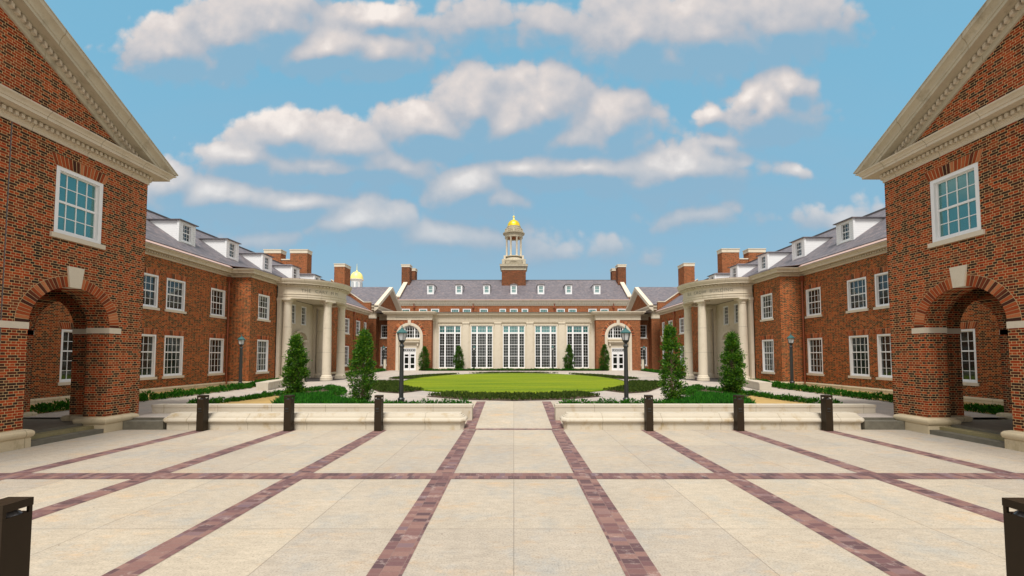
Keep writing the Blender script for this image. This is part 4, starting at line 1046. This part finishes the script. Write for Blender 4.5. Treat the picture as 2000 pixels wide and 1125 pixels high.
    for s in (-1, 1):
        m = MB(s); pts = [(19.2, 69.6, 8.0), (19.2, 69.6, 12.1), (19.2, RY, RZ + .4), (19.2, 83.4, 12.1), (19.2, 83.4, 8.0)]
        m.extrude(pts, (.5, 0, 0)); g = obj('gable_wall', m, 'brick_far', root)
        m = MB(s); m.extrude([(19.1, 69.5, 12.1), (19.1, 69.5, 12.32), (19.1, RY, RZ + .62), (19.1, RY, RZ + .4)], (.72, 0, 0)); m.extrude([(19.1, 83.5, 12.1), (19.1, 83.5, 12.32), (19.1, RY, RZ + .62), (19.1, RY, RZ + .4)], (.72, 0, 0)); obj('gable_coping', m, 'stone_plain', g)
        for (ya, yb, zt) in ((74.3, 75.9, 18.75), (78.6, 80.1, 18.95)):
            m = MB(s); m.box(18.75, 20.2, ya, yb, 13.0, zt - .5); c = obj('chimney', m, 'brick_dark', root)
            m = MB(s); m.box(18.7, 20.25, ya - .05, yb + .05, zt - .5, zt - .12); m.box(18.64, 20.31, ya - .1, yb + .1, zt - .12, zt); obj('chimney_cap', m, 'stone_plain', c)
    # dormers
    dp = sash_window(.84, 1.25, 3, 4, 'glass_teal', 2, False, False, fr=.06)
    for x in (-14.3, -9.43, -4.67, 0., 4.67, 9.43, 14.3):
        yf = 71.0; zb = zroof(yf) - .02; zt = zb + 1.68; yb = 69.15 + (zt - 11.66) / sl; hw = .57
        m = b(); m.wall((0, yf, 0), (1, 0, 0), (0, -1, 0), x - hw, x + hw, zb, zt, [(x - .42, x + .42, zb + .22, zb + 1.47)], .15)
        for k in (-1, 1): m.poly([(x + k * hw, yf, zb), (x + k * hw, yf, zt), (x + k * hw, yb, zt)])
        d = obj('dormer', m, 'siding', root, recalc=False)
        m = b(); e = .1
        m.add([(x - hw - e, yf - e, zt), (x + hw + e, yf - e, zt), (x + hw + e, yb + .1, zt), (x - hw - e, yb + .1, zt), (x, yf + .25, zt + .25), (x, yb + .4, zt + .25)], [(0, 1, 4), (1, 2, 5, 4), (3, 0, 4, 5), (2, 3, 5), (0, 3, 2, 1)])
        m.box(x - hw - e, x + hw + e, yf - e, yb, zt - .06, zt - .002); obj('dormer_roof', m, 'lead', d)
        o = put_window(root, (x, yf, zb + .22), 0, dp, 'dormer_window'); o.parent = d
    return root
hall()

# tower on the hall's ridge
def tower():
    cx, cy = 0., 67.; root = thing('domed_tower', 'round stone belfry tower with gilded dome on the hall ridge', 'tower', (cx, cy, 13.4))
    b = MB
    m = b(); m.box(-1.9, 1.9, cy - 1.9, cy + 1.9, 13., 15.8); obj('brick_base', m, 'brick_dark', root)
    m = b(); sq = lambda h: [(-h, cy - h), (h, cy - h), (h, cy + h), (-h, cy + h)]
    m.sweep([(0, 15.8), (.04, 15.8), (.04, 16.2), (.1, 16.22), (.3, 16.4), (.3, 16.62), (.34, 16.7), (0, 16.72)], sq(1.9), side=1, closed=True, fill=True); obj('base_cornice', m, 'stone_weather', root)
    m = b()
    for (h0, h1, z0, z1) in ((1.62, 1.8, 16.72, 16.86), (1.62, 1.8, 17.34, 17.5)):
        for k in (-1, 1): m.box(-1.8, 1.8, cy + k * 1.71 - .09, cy + k * 1.71 + .09, z0, z1); m.box(k * 1.71 - .09, k * 1.71 + .09, cy - 1.62, cy + 1.62, z0, z1)
    for k in (-1, 1):
        for j in (-1, 1): m.box(k * 1.66 - .22, k * 1.66 + .22, cy + j * 1.66 - .22, cy + j * 1.66 + .22, 16.72, 17.56)
        for i in range(13):
            t = -1.2 + 2.4 * i / 12
            m.lathe([(.04, 16.86), (.075, 17.0), (.04, 17.2), (.05, 17.34)], t, cy + k * 1.71, 6); m.lathe([(.04, 16.86), (.075, 17.0), (.04, 17.2), (.05, 17.34)], k * 1.71, cy + t, 6)
    obj('balustrade', m, 'stone_weather', root)
    m = b(); m.lathe([(1.58, 16.7), (1.58, 17.7), (1.45, 17.9), (1.2, 18.1), (1.42, 18.12), (1.55, 18.15), (1.55, 18.28), (0.01, 18.3)], cx, cy, 32); obj('drum', m, 'stone_weather', root, smooth=40)
    m = b()
    for k in (-1, 1):
        for j in (-1, 1): m = b(); m.box(k * 1.45 - .15, k * 1.45 + .15, cy + j * 1.45 - .15, cy + j * 1.45 + .15, 17.56, 18.2); obj('corner_block', m, 'stone', root)
    for i in range(8):
        a = 2 * PI * (i + .5) / 8; x, y = cx + 1.24 * math.cos(a), cy + 1.24 * math.sin(a)
        m = b(); m.lathe([(.20, 18.3), (.20, 18.42), (.16, 18.46), (.135, 21.2), (.18, 21.26), (.19, 21.4)], x, y, 14); obj('column', m, 'stone_plain', root, smooth=40)
    m = b(); m.lathe([(1.0, 21.4), (1.46, 21.4), (1.46, 21.8), (1.5, 21.82), (1.55, 21.95), (1.75, 22.0), (1.78, 22.16), (1.4, 22.22), (1.4, 22.3), (.9, 22.3), (.9, 21.45), (1.0, 21.4)], cx, cy, 40, cap=False); m.lathe([(.01, 22.31), (1.3, 22.31)], cx, cy, 24, cap=False); obj('entablature', m, 'stone_weather', root, smooth=30)
    m = b(); m.lathe([(.01, 21.6), (1.0, 21.42)], cx, cy, 24, cap=False); obj('belfry_ceiling', m, 'brick_far', root)
    m = b(); m.lathe([(1.3, 22.72), (1.42, 22.72), (1.42, 22.84), (1.3, 22.84)], cx, cy, 40, cap=False)
    for i in range(40):
        a = 2 * PI * i / 40
        if i % 5 == 0: m.obox((cx + 1.36 * math.cos(a), cy + 1.36 * math.sin(a), 22.52), (.12 * math.cos(a), .12 * math.sin(a), 0), (-.13 * math.sin(a), .13 * math.cos(a), 0), (0, 0, .3))
        else: m.lathe([(.04, 22.3), (.065, 22.45), (.04, 22.72)], cx + 1.36 * math.cos(a), cy + 1.36 * math.sin(a), 6)
    obj('upper_balustrade', m, 'stone_weather', root)
    m = b(); m.lathe([(1.12, 22.3), (1.12, 23.1), (1.16, 23.12), (1.16, 23.24), (1.0, 23.28)], cx, cy, 32); obj('dome_drum', m, 'stone_weather', root, smooth=40)
    m = b(); n = 32; prof = [(1.06 * math.cos(t * PI / 2 / 10), 23.26 + 1.18 * math.sin(t * PI / 2 / 10)) for t in range(10)] + [(.17, 24.45)]
    k = len(prof); vs = []; fs = []
    for i in range(n):
        a = 2 * PI * i / n; q = 1. - .035 * (i % 4 == 0)
        vs += [(cx + r * q * math.cos(a), cy + r * q * math.sin(a), z) for r, z in prof]
    for i in range(n):
        for j in range(k - 1): fs.append((i * k + j, ((i + 1) % n) * k + j, ((i + 1) % n) * k + j + 1, i * k + j + 1))
    m.add(vs, fs); obj('gilded_dome', m, 'gold', root, smooth=50)
    m = b(); m.lathe([(.17, 24.42), (.14, 24.6), (.12, 24.86), (.20, 24.9), (.2, 25.0), (.05, 25.08), (.03, 25.2)], cx, cy, 12); obj('finial', m, 'pale_gold', root, smooth=40)
    m = b(); m.tube([(cx, cy, 25.15), (cx, cy, 26.7)], [.022, .012], 6); obj('spire_rod', m, 'louvre', root)
    return root
_t = tower(); _t.location = (0, 76.3, 14.95); _t.scale = (1.139,) * 3

# cross-gabled blocks beside the hall
def cross_block(s, label):
    root = thing('gabled_block', label, 'building', (s * 23, 63, 0)); b = lambda: MB(s)
    X, Y0, Y1, ZE = 18.95, 57.0, 68.9, 9.0; YM = (Y0 + Y1) / 2; ZRr = 12.40; X2 = 32.
    m = b(); m.poly([(X, Y0, .2), (X, Y1, .2), (X, Y1, ZE), (X, YM, ZRr), (X, Y0, ZE)]); m.poly([(X, Y0, .2), (X2, Y0, .2), (X2, Y0, ZE), (X, Y0, ZE)]); m.poly([(X, Y1, .2), (X2, Y1, .2), (X2, Y1, ZE), (X, Y1, ZE)]); m.poly([(X2, Y0, .2), (X2, Y1, .2), (X2, Y1, ZE), (X2, YM, ZRr), (X2, Y0, ZE)])
    obj('wall', m, 'brick_far', root, recalc=False)
    m = b(); m.box(X - .08, X + 1.2, Y0 - .1, Y0 - .002, .2, 7.4); p = obj('corner_pilaster', m, 'brick_far', root)
    m = b(); m.box(X - .14, X + 1.26, Y0 - .16, Y0 - .002, 7.4, 7.72); obj('pilaster_capital', m, 'stone_plain', p)
    m = b(); pth = [(X2, Y0), (X, Y0), (X, Y1)]
    m.sweep([(0, 7.72), (.1, 7.72), (.1, 8.4), (.16, 8.45), (.5, 8.55), (.5, 8.7), (.66, 8.95), (.66, 9.1), (0, 9.2)], pth, side=-1); obj('cornice', m, 'stone', root)
    m = b(); sl = (12.75 - ZE - .26) / (YM - Y0 + .66)
    for k, ye in ((1, Y0 - .66), (-1, Y1 + .66)):
        zt = ZE + .25
        A = [(X - .55, ye, zt - .02), (X - .55, ye, zt - .5), (X + .02, ye, zt - .95), (X + .02, ye, zt)]
        dz = abs(YM - ye) * sl; Bq = [(x, YM, z + dz) for x, _, z in A]
        m.add(A + Bq, [(0, 1, 5, 4), (1, 2, 6, 5), (2, 3, 7, 6), (3, 0, 4, 7), (0, 3, 2, 1)])
    obj('raking_cornice', m, 'stone_plain', root)
    m = b(); dz = (YM - Y0 + .66) * sl
    for ye in (Y0 - .66, Y1 + .66): m.poly([(X + .0, ye, ZE + .26), (X2, ye, ZE + .26), (X2, YM, ZE + .26 + dz), (X + .0, YM, ZE + .26 + dz)])
    obj('roof', m, 'slate', root, recalc=False)
cross_block(-1, 'gabled brick block with slate roof joining the left wing to the hall')
cross_block(1, 'gabled brick block with slate roof joining the right wing to the hall')

# far cupola behind the left roofs
def far_cupola():
    cx, cy = -53.2, 140.; root = thing('distant_cupola', 'distant white cupola with pale gold dome above the left roofs', 'cupola', (cx, cy, 0)); b = MB
    m = b(); m.box(cx - 14, cx + 14, cy - 4, cy + 14, 0, 16); m.box(cx - 3, cx + 3, cy - 3, cy + 3, 16, 23.5); obj('building_body', m, 'brick_far', root)
    m = b(); m.lathe([(2.1, 23.5), (2.1, 24.5), (1.8, 24.5), (1.8, 27.7), (2.2, 27.8), (2.35, 28.1), (2.0, 28.2)], cx, cy, 16); obj('drum', m, 'white', root)
    m = b()
    for i in range(8):
        a = 2 * PI * (i + .5) / 8 ; d = Vector((math.cos(a), math.sin(a), 0)); t = Vector((-d.y, d.x, 0))
        c = Vector((cx, cy, 0)) + d * 1.80
        pts = [c + t * -.42 + Vector((0, 0, 24.8)), c + t * .42 + Vector((0, 0, 24.8))] + [c + t * (.42 * math.cos(PI * j / 8)) + Vector((0, 0, 26.7 + .42 * math.sin(PI * j / 8))) for j in range(9)]
        m.extrude([tuple(p) for p in pts], tuple(d * .06))
    obj('louvre', m, 'louvre', root)
    m = b(); m.lathe([(2.1 * math.cos(t * PI / 20) ** .8, 28.15 + 2.6 * math.sin(t * PI / 20)) for t in range(10)] + [(.15, 30.8)], cx, cy, 24); obj('dome', m, 'pale_gold', root, smooth=40)
    m = b(); m.lathe([(.25, 30.7), (.3, 31.0), (.1, 31.3), (.03, 33.5)], cx, cy, 10); obj('finial', m, 'pale_gold', root)
far_cupola()

# ------------------------------------------------------------------ benches, planter walls, curved seats
BPROF = [(-.0, 0.), (.0, .20), (.012, .205), (.055, .225), (.085, .265), (.085, .305), (.06, .345), (.02, .365), (.0, .37), (.0, .395), (-.045, .405), (-.045, .425), (-.085, .45), (-.09, .475), (-.10, .488)]
for s, w in ((-1, 'left'), (1, 'right')):
    mb = MB(s); x0, x1, y0, y1, c = 1.56, 10.83, 12.99, 13.56, .10
    path = [(x0, y0 + c), (x0 + c, y0), (x1 - c, y0), (x1, y0 + c), (x1, y1 - c), (x1 - c, y1), (x0 + c, y1), (x0, y1 - c)]
    mb.sweep(BPROF, path, side=1, closed=True, fill=True)
    tag(obj('stone_bench', mb, 'stone_bench', smooth=35, loc=(s * 6, 13.2, 0)), f'long low limestone bench with rounded moulding beside the {w} bollards', 'bench', 'low stone benches')
    mb = MB(s); mb.box(1.42, 12.3, 14.25, 14.62, -.05, .53); mb.box(1.405, 12.315, 14.235, 14.635, .531, .615)
    tag(obj('planter_wall', mb, 'stone_bench', loc=(s * 6, 14.4, 0)), f'plain pale stone planter wall behind the {w} bench', 'wall', 'planter walls')
    mb = MB(s); pts = []
    cxs, cys = 23.5, 31.5
    P = [(14.15, 23.5), (14.75, 25.8), (15.0, 28.2), (14.98, 29.3)]
    mb.sweep([(-.30, .3), (-.30, .70), (-.33, .70), (-.33, .78), (.33, .78), (.33, .70), (.30, .70), (.30, .3)], P, side=1)
    tag(obj('curved_seat', mb, 'stone_bench', loc=(s * 14.6, 26, 0)), f'low curved pale stone seat in front of the {w} portico', 'seat', 'curved stone seats')

# planter beds
BEDP = [(1.46, 14.63), (1.62, 15.4), (3.0, 15.7), (5.4, 16.3), (8.2, 17.7), (8.35, 19.2), (8.7, 21.1), (10.3, 23.5), (11.1, 21.5), (11.45, 17.2), (12.2, 14.63)]
PATCH = [(8.6, 14.9), (5.9, 14.9), (5.6, 15.9), (8.0, 17.6), (8.3, 19.2), (9.0, 19.0), (9.6, 17.6)]
GRASSR = random.Random(5)
for s in (-1, 1):
    flat_poly([(s * x, y) for x, y in BEDP], .44, 'planter_bed', 'soil')
    flat_poly([(s * x, y) for x, y in [(8.9, 14.64), (12.1, 14.64), (11.3, 17.2), (11.1, 19.5), (9.9, 18.2)]], .444, 'sandy_patch', 'sand')
    mb = MB(); P = [(s * x, y) for x, y in PATCH]
    xs = [p[0] for p in P]; ys = [p[1] for p in P]
    for _ in range(9000):
        x, y = GRASSR.uniform(min(xs), max(xs)), GRASSR.uniform(min(ys), max(ys))
        if in_poly(x, y, P):
            leaf(mb, Vector((x, y, .44)), Vector((GRASSR.gauss(0, .35), GRASSR.gauss(0, .35), 1)), GRASSR.uniform(.16, .34), .035, GRASSR.uniform(0, 6))
    tag(obj('tall_grass', mb, 'blade', recalc=False), kind='stuff')
    flat_poly([(s * x, y) for x, y in [(16.2, 11.0), (19.25, 11.0), (19.25, 28.1), (17.85, 28.1), (17.8, 30.9), (16.9, 30.9), (16.2, 26.8), (15.95, 24.6), (15.95, 14.0)]], Z0 + .006, 'sandy_bed', 'sand')
    flat_poly([(s * x, y) for x, y in [(16.3, 41.0), (19.25, 41.0), (19.25, 56.6), (16.3, 55.0)]], Z0 + .006, 'mulch_bed', 'soil')
flat_poly([(-11.8, 54.0), (11.8, 54.0), (10.9, 56.95), (-10.9, 56.95)], Z0 + .006, 'mulch_bed', 'soil')

def hedge(path, h, w, label, rnd, dens=560, z=.42, size=.10, clump=.34):
    mb = MB(); stem = MB()
    for p, q in zip(path, path[1:]):
        p, q = Vector(p), Vector(q); L = (q - p).length; d = (q - p) / L; nrm = Vector((-d.y, d.x))
        k = max(1, int(L / clump))
        for i in range(k):
            c = p + d * ((i + rnd.uniform(.3, .7)) * L / k); rr = w / 2 * rnd.uniform(.8, 1.25); hh = h * rnd.uniform(.75, 1.15)
            for _ in range(int(dens * L / k * w * 2.2)):
                a = rnd.uniform(0, 2 * PI); u = math.sqrt(rnd.random()); e = rnd.random() ** .6
                x = c.x + rr * u * math.cos(a) * 1.15; y = c.y + rr * u * math.sin(a); zz = z + hh * e * math.sqrt(max(.05, 1 - u * u * .8))
                dd = Vector((math.cos(a) * u + rnd.gauss(0, .4), math.sin(a) * u + rnd.gauss(0, .4), .9 + rnd.uniform(-.3, .5)))
                leaf(mb, Vector((x, y, zz - .04)), dd, size * rnd.uniform(.7, 1.4), size * .42, rnd.uniform(0, 6))
            stem.tube([(c.x, c.y, z - .05), (c.x + rnd.uniform(-.05, .05), c.y, z + hh * .6)], [.012, .006], 5)
    mid = path[len(path) // 2]
    root = thing('hedge', label, 'hedge', (mid[0], mid[1], z))
    obj('foliage', mb, 'hedge', root, recalc=False); obj('stem', stem, 'bark', root)
    return root
rnd = random.Random(11)
for s, w in ((-1, 'left'), (1, 'right')):
    mp = lambda P: [(s * x, y) for x, y in P]
    hedge(mp([(1.62, 14.95), (3.0, 15.0), (5.9, 15.1)]), .30, .42, f'low clipped hedge along the top of the {w} planter wall by the walk', rnd)
    hedge(mp([(11.9, 15.3), (11.3, 17.0), (11.05, 20.2), (10.5, 22.9)]), .24, .40, f'low hedge edging the outer side of the {w} planter bed', rnd)
    hedge(mp([(10.2, 23.1), (9.3, 21.9), (8.5, 20.6), (8.25, 19.2)]), .30, .5, f'low hedge round the pointed back of the {w} planter bed', rnd)
    hedge(mp([(16.4, 11.2), (16.15, 14.5), (15.95, 21.2), (16.0, 24.6), (16.6, 27.0), (17.0, 29.2), (17.1, 30.6)]), .34, .5, f'row of small dark shrubs in sandy soil along the {w} wing', rnd, z=Z0, dens=420, size=.12, clump=.5)
    hedge(mp([(16.6, 41.6), (16.6, 47.), (16.9, 54.5)]), .3, .5, f'far low hedge at the foot of the {w} wing beyond its portico', rnd, z=Z0, dens=230, size=.16, clump=.5)
    hedge(mp([(10.6, 54.3), (11.6, 55.0), (12.4, 55.3)]), .3, .7, f'short low hedge beside the {w} arched entrance of the hall', rnd, z=Z0, dens=230, size=.16, clump=.5)
hedge([(-10.4, 54.2), (-3, 54.8), (3, 54.8), (10.4, 54.2)], .28, .6, 'long low hedge in front of the five tall hall windows', rnd, z=Z0, dens=230, size=.16, clump=.5)

# ------------------------------------------------------------------ trees
def tree(name, x, y, z, H, Rm, label, group, seed, nc, nl, sz, lf='leaf', open_low=.0, low=.06):
    rnd = random.Random(seed); mb = MB(); tr = MB()
    lean = (rnd.uniform(-.05, .05), rnd.uniform(-.05, .05))
    axis = lambda t: Vector((x + lean[0] * t * H * .5, y + lean[1] * t * H * .5, z + H * t))
    tr.tube([axis(0) - Vector((0, 0, .1)), axis(.3), axis(.6), axis(.93)], [.05, .042, .028, .008], 8)
    prof = lambda t: Rm * (min(1., .62 + 1.5 * (t - low)) if t < .3 else 1.0) * (1. if t < .45 else max(.06, (1 - ((t - .45) / .57) ** 1.35)))
    lop = [rnd.uniform(.78, 1.2) for _ in range(9)]
    for i in range(nc):
        t = low + (1 - low) * (rnd.random() ** 1.18)
        a = rnd.uniform(0, 2 * PI); k = lop[int(a / (2 * PI) * 9) % 9] * rnd.uniform(.85, 1.12)
        rr = prof(t) * k * (rnd.uniform(.25, 1.) ** .55)
        c = axis(t) + Vector((math.cos(a) * rr, math.sin(a) * rr, rnd.uniform(-.04, .04)))
        st = axis(max(.02, t - .10 - rr * .12))
        if rnd.random() < .55: tr.tube([st, st.lerp(c, .5) + Vector((0, 0, .02)), c], [.011, .008, .004], 4)
        m = int(nl * rnd.uniform(.5, 1.3) * (1 - open_low * (t < .34)))
        sg = .075 * (Rm / .5) ** .6
        for _ in range(m):
            p = c + Vector((rnd.gauss(0, sg), rnd.gauss(0, sg), rnd.gauss(0, sg * .9)))
            d = Vector((math.cos(a) * .8 + rnd.gauss(0, .7), math.sin(a) * .8 + rnd.gauss(0, .7), .55 + rnd.gauss(0, .6)))
            leaf(mb, p, d, sz * rnd.uniform(.7, 1.25), sz * .42, rnd.uniform(0, 6))
    root = thing(name, label, 'tree', (x, y, z), group)
    obj('crown', mb, lf, root, recalc=False); obj('trunk', tr, 'bark', root, smooth=60)
    return root
G1 = 'young evergreen trees in the planters'
tree('young_evergreen', -9.65, 18.5, .42, 2.72, .43, 'dense young evergreen in front of the left portico columns', G1, 1, 260, 40, .105)
tree('young_evergreen', -5.78, 15.9, .42, 2.78, .46, 'looser young evergreen with bare lower trunk behind the left planter wall', G1, 2, 230, 36, .105, open_low=.45)
tree('young_evergreen', 6.02, 15.9, .42, 2.95, .42, 'slim gappy young evergreen with visible trunk behind the right planter wall', G1, 3, 225, 36, .105, open_low=.4)
tree('young_evergreen', 9.72, 18.5, .42, 2.80, .44, 'dense young evergreen in front of the right portico columns', G1, 4, 265, 40, .105)
G2 = 'clipped conical trees before the hall'
for i, (x, y, h, lab) in enumerate(((-11.75, 54.6, 3.1, 'dark conical tree beside the left arched hall entrance'), (-7.28, 55.6, 3.15, 'conical tree against the leftmost tall hall window'),
                         (7.30, 55.6, 3.3, 'conical tree against the rightmost tall hall window'), (11.85, 54.6, 3.3, 'dark conical tree beside the right arched hall entrance'))):
    tree('conical_tree', x, y, Z0, h, .62, lab, G2, 20 + i, 190, 26, .16, 'leaf_far')

# ------------------------------------------------------------------ bollards
def bollard():
    r = thing('light_bollard', 'x', 'bollard')
    m = MB(); h = .105
    m.box(-h, h, -h, h, 0, .965); obj('post', m, 'bollard', r)
    for a in (-1, 1):
        for c in (-1, 1): m = MB(); m.box(a * (h - .012) - .012, a * (h - .012) + .012, c * (h - .012) - .012, c * (h - .012) + .012, .966, 1.014); obj('corner_strut', m, 'bollard', r)
    m = MB(); m.lathe([(.098, .966), (.085, .98), (.06, 1.0), (.045, 1.013)], 0, 0, 16); obj('reflector', m, 'reflector', r, smooth=50)
    m = MB(); m.box(-h - .003, h + .003, -h - .003, h + .003, 1.015, 1.08); obj('cap', m, 'bollard', r)
    m = MB(); m.box(-.065, .035, -h - .006, -h - .001, .66, .70); m.box(-.065, .045, -h - .012, -h - .001, .59, .605); obj('socket_cover', m, 'iron', r)
    return r
B0 = bollard(); first = True
spots = [(-9.5, 12.80, 'outermost of the three bollards by the left bench'), (-6.86, 12.80, 'middle bollard of the three by the left bench'), (-4.12, 12.80, 'bollard by the left bench nearest the central walk'),
         (4.12, 12.80, 'bollard by the right bench nearest the central walk'), (6.87, 12.80, 'middle bollard of the three by the right bench'), (9.56, 12.80, 'outermost of the three bollards by the right bench'),
         (-4.20, 3.50, 'near dark bollard cut off by the lower left corner'), (4.245, 3.48, 'near dark bollard cut off by the lower right corner')]
for i, (x, y, lab) in enumerate(spots):
    o = B0 if i == 0 else copy_tree(B0)
    o.location = (x, y, 0); o['label'] = 'dark bronze square light ' + lab if i < 6 else lab; o['group'] = 'square light bollards'

# ------------------------------------------------------------------ lamp posts
def lamp():
    r = thing('lamp_post', 'x', 'lamp post')
    m = MB(); m.lathe([(.17, 0), (.17, .06), (.14, .10), (.125, .30), (.14, .33), (.105, .38)], 0, 0, 16); obj('base', m, 'iron', r, smooth=40)
    m = MB(); n = 20; prof = [(.088, .38), (.084, 1.2), (.076, 2.30), (.085, 2.31), (.10, 2.35), (.085, 2.40), (.07, 2.42)]
    k = len(prof); vs = []; fs = []
    for i in range(n):
        a = 2 * PI * i / n; q = 1 - .05 * (i % 2)
        vs += [(rr * q * math.cos(a), rr * q * math.sin(a), z) for rr, z in prof]
    for i in range(n):
        for j in range(k - 1): fs.append((i * k + j, ((i + 1) % n) * k + j, ((i + 1) % n) * k + j + 1, i * k + j + 1))
    m.add(vs, fs); obj('pole', m, 'iron', r, smooth=25)
    m = MB(); m.lathe([(.055, 2.41), (.06, 2.44), (.05, 2.47), (.10, 2.52), (.125, 2.57), (.135, 2.585), (.02, 2.586)], 0, 0, 16); c = obj('lantern', m, 'iron', r, smooth=40)
    m = MB(); m.lathe([(.118, 2.586), (.175, 2.85)], 0, 0, 6, cap=True); obj('glass', m, 'lampglass', c)
    m = MB()
    for i in range(6):
        a = 2 * PI * i / 6; m.tube([(.125 * math.cos(a), .125 * math.sin(a), 2.585), (.185 * math.cos(a), .185 * math.sin(a), 2.855)], .010, 5)
    for zz, rr in ((2.70, .150),):
        pass
    obj('glazing_bar', m, 'iron', c)
    m = MB(); m.lathe([(.20, 2.845), (.215, 2.86), (.215, 2.885), (.19, 2.90), (.12, 2.97), (.06, 3.02), (.045, 3.03), (.045, 3.05), (.03, 3.06), (.012, 3.09), (.028, 3.11), (.012, 3.13), (.006, 3.19)], 0, 0, 12); obj('lantern_roof', m, 'verdigris', c, smooth=40)
    return r
L0 = lamp()
for i, (x, y, z, sc_, lab) in enumerate([(-4.33, 16.1, .30, 1.0, 'lamp post with green lantern roof behind the left planter wall'), (4.33, 16.1, .30, 1.0, 'lamp post with green lantern roof behind the right planter wall'),
        (-16.3, 24.9, Z0, 1.02, 'lamp post in the hedge by the left wing wall'), (17.05, 25.6, Z0, 1.06, 'lamp post in the hedge by the right wing wall'),
        (-5.25, 55.0, Z0, 1.06, 'far lamp post before the second tall hall window from the left'), (5.15, 55.0, Z0, 1.06, 'far lamp post before the second tall hall window from the right'),
        (-17.2, 55.0, Z0, 1.06, 'far lamp post at the dark corner left of the hall'), (17.2, 55.0, Z0, 1.06, 'far lamp post at the dark corner right of the hall')]):
    o = L0 if i == 0 else copy_tree(L0)
    o.location = (x, y, z); o.scale = (sc_,) * 3; o['label'] = lab; o['group'] = 'black lamp posts'
for s, w in ((-1, 'left'), (1, 'right')):
    m = MB(); x, y = s * 16.75, 54.2
    m.box(x - .13, x + .13, y - .13, y + .13, Z0, 1.75); m.box(x - .15, x + .15, y - .15, y + .15, 1.751, 1.80)
    tag(obj('service_post', m, 'cream', loc=(x, y, Z0)), f'short square cream post by the {w} corner of the hall', 'post', 'cream posts')
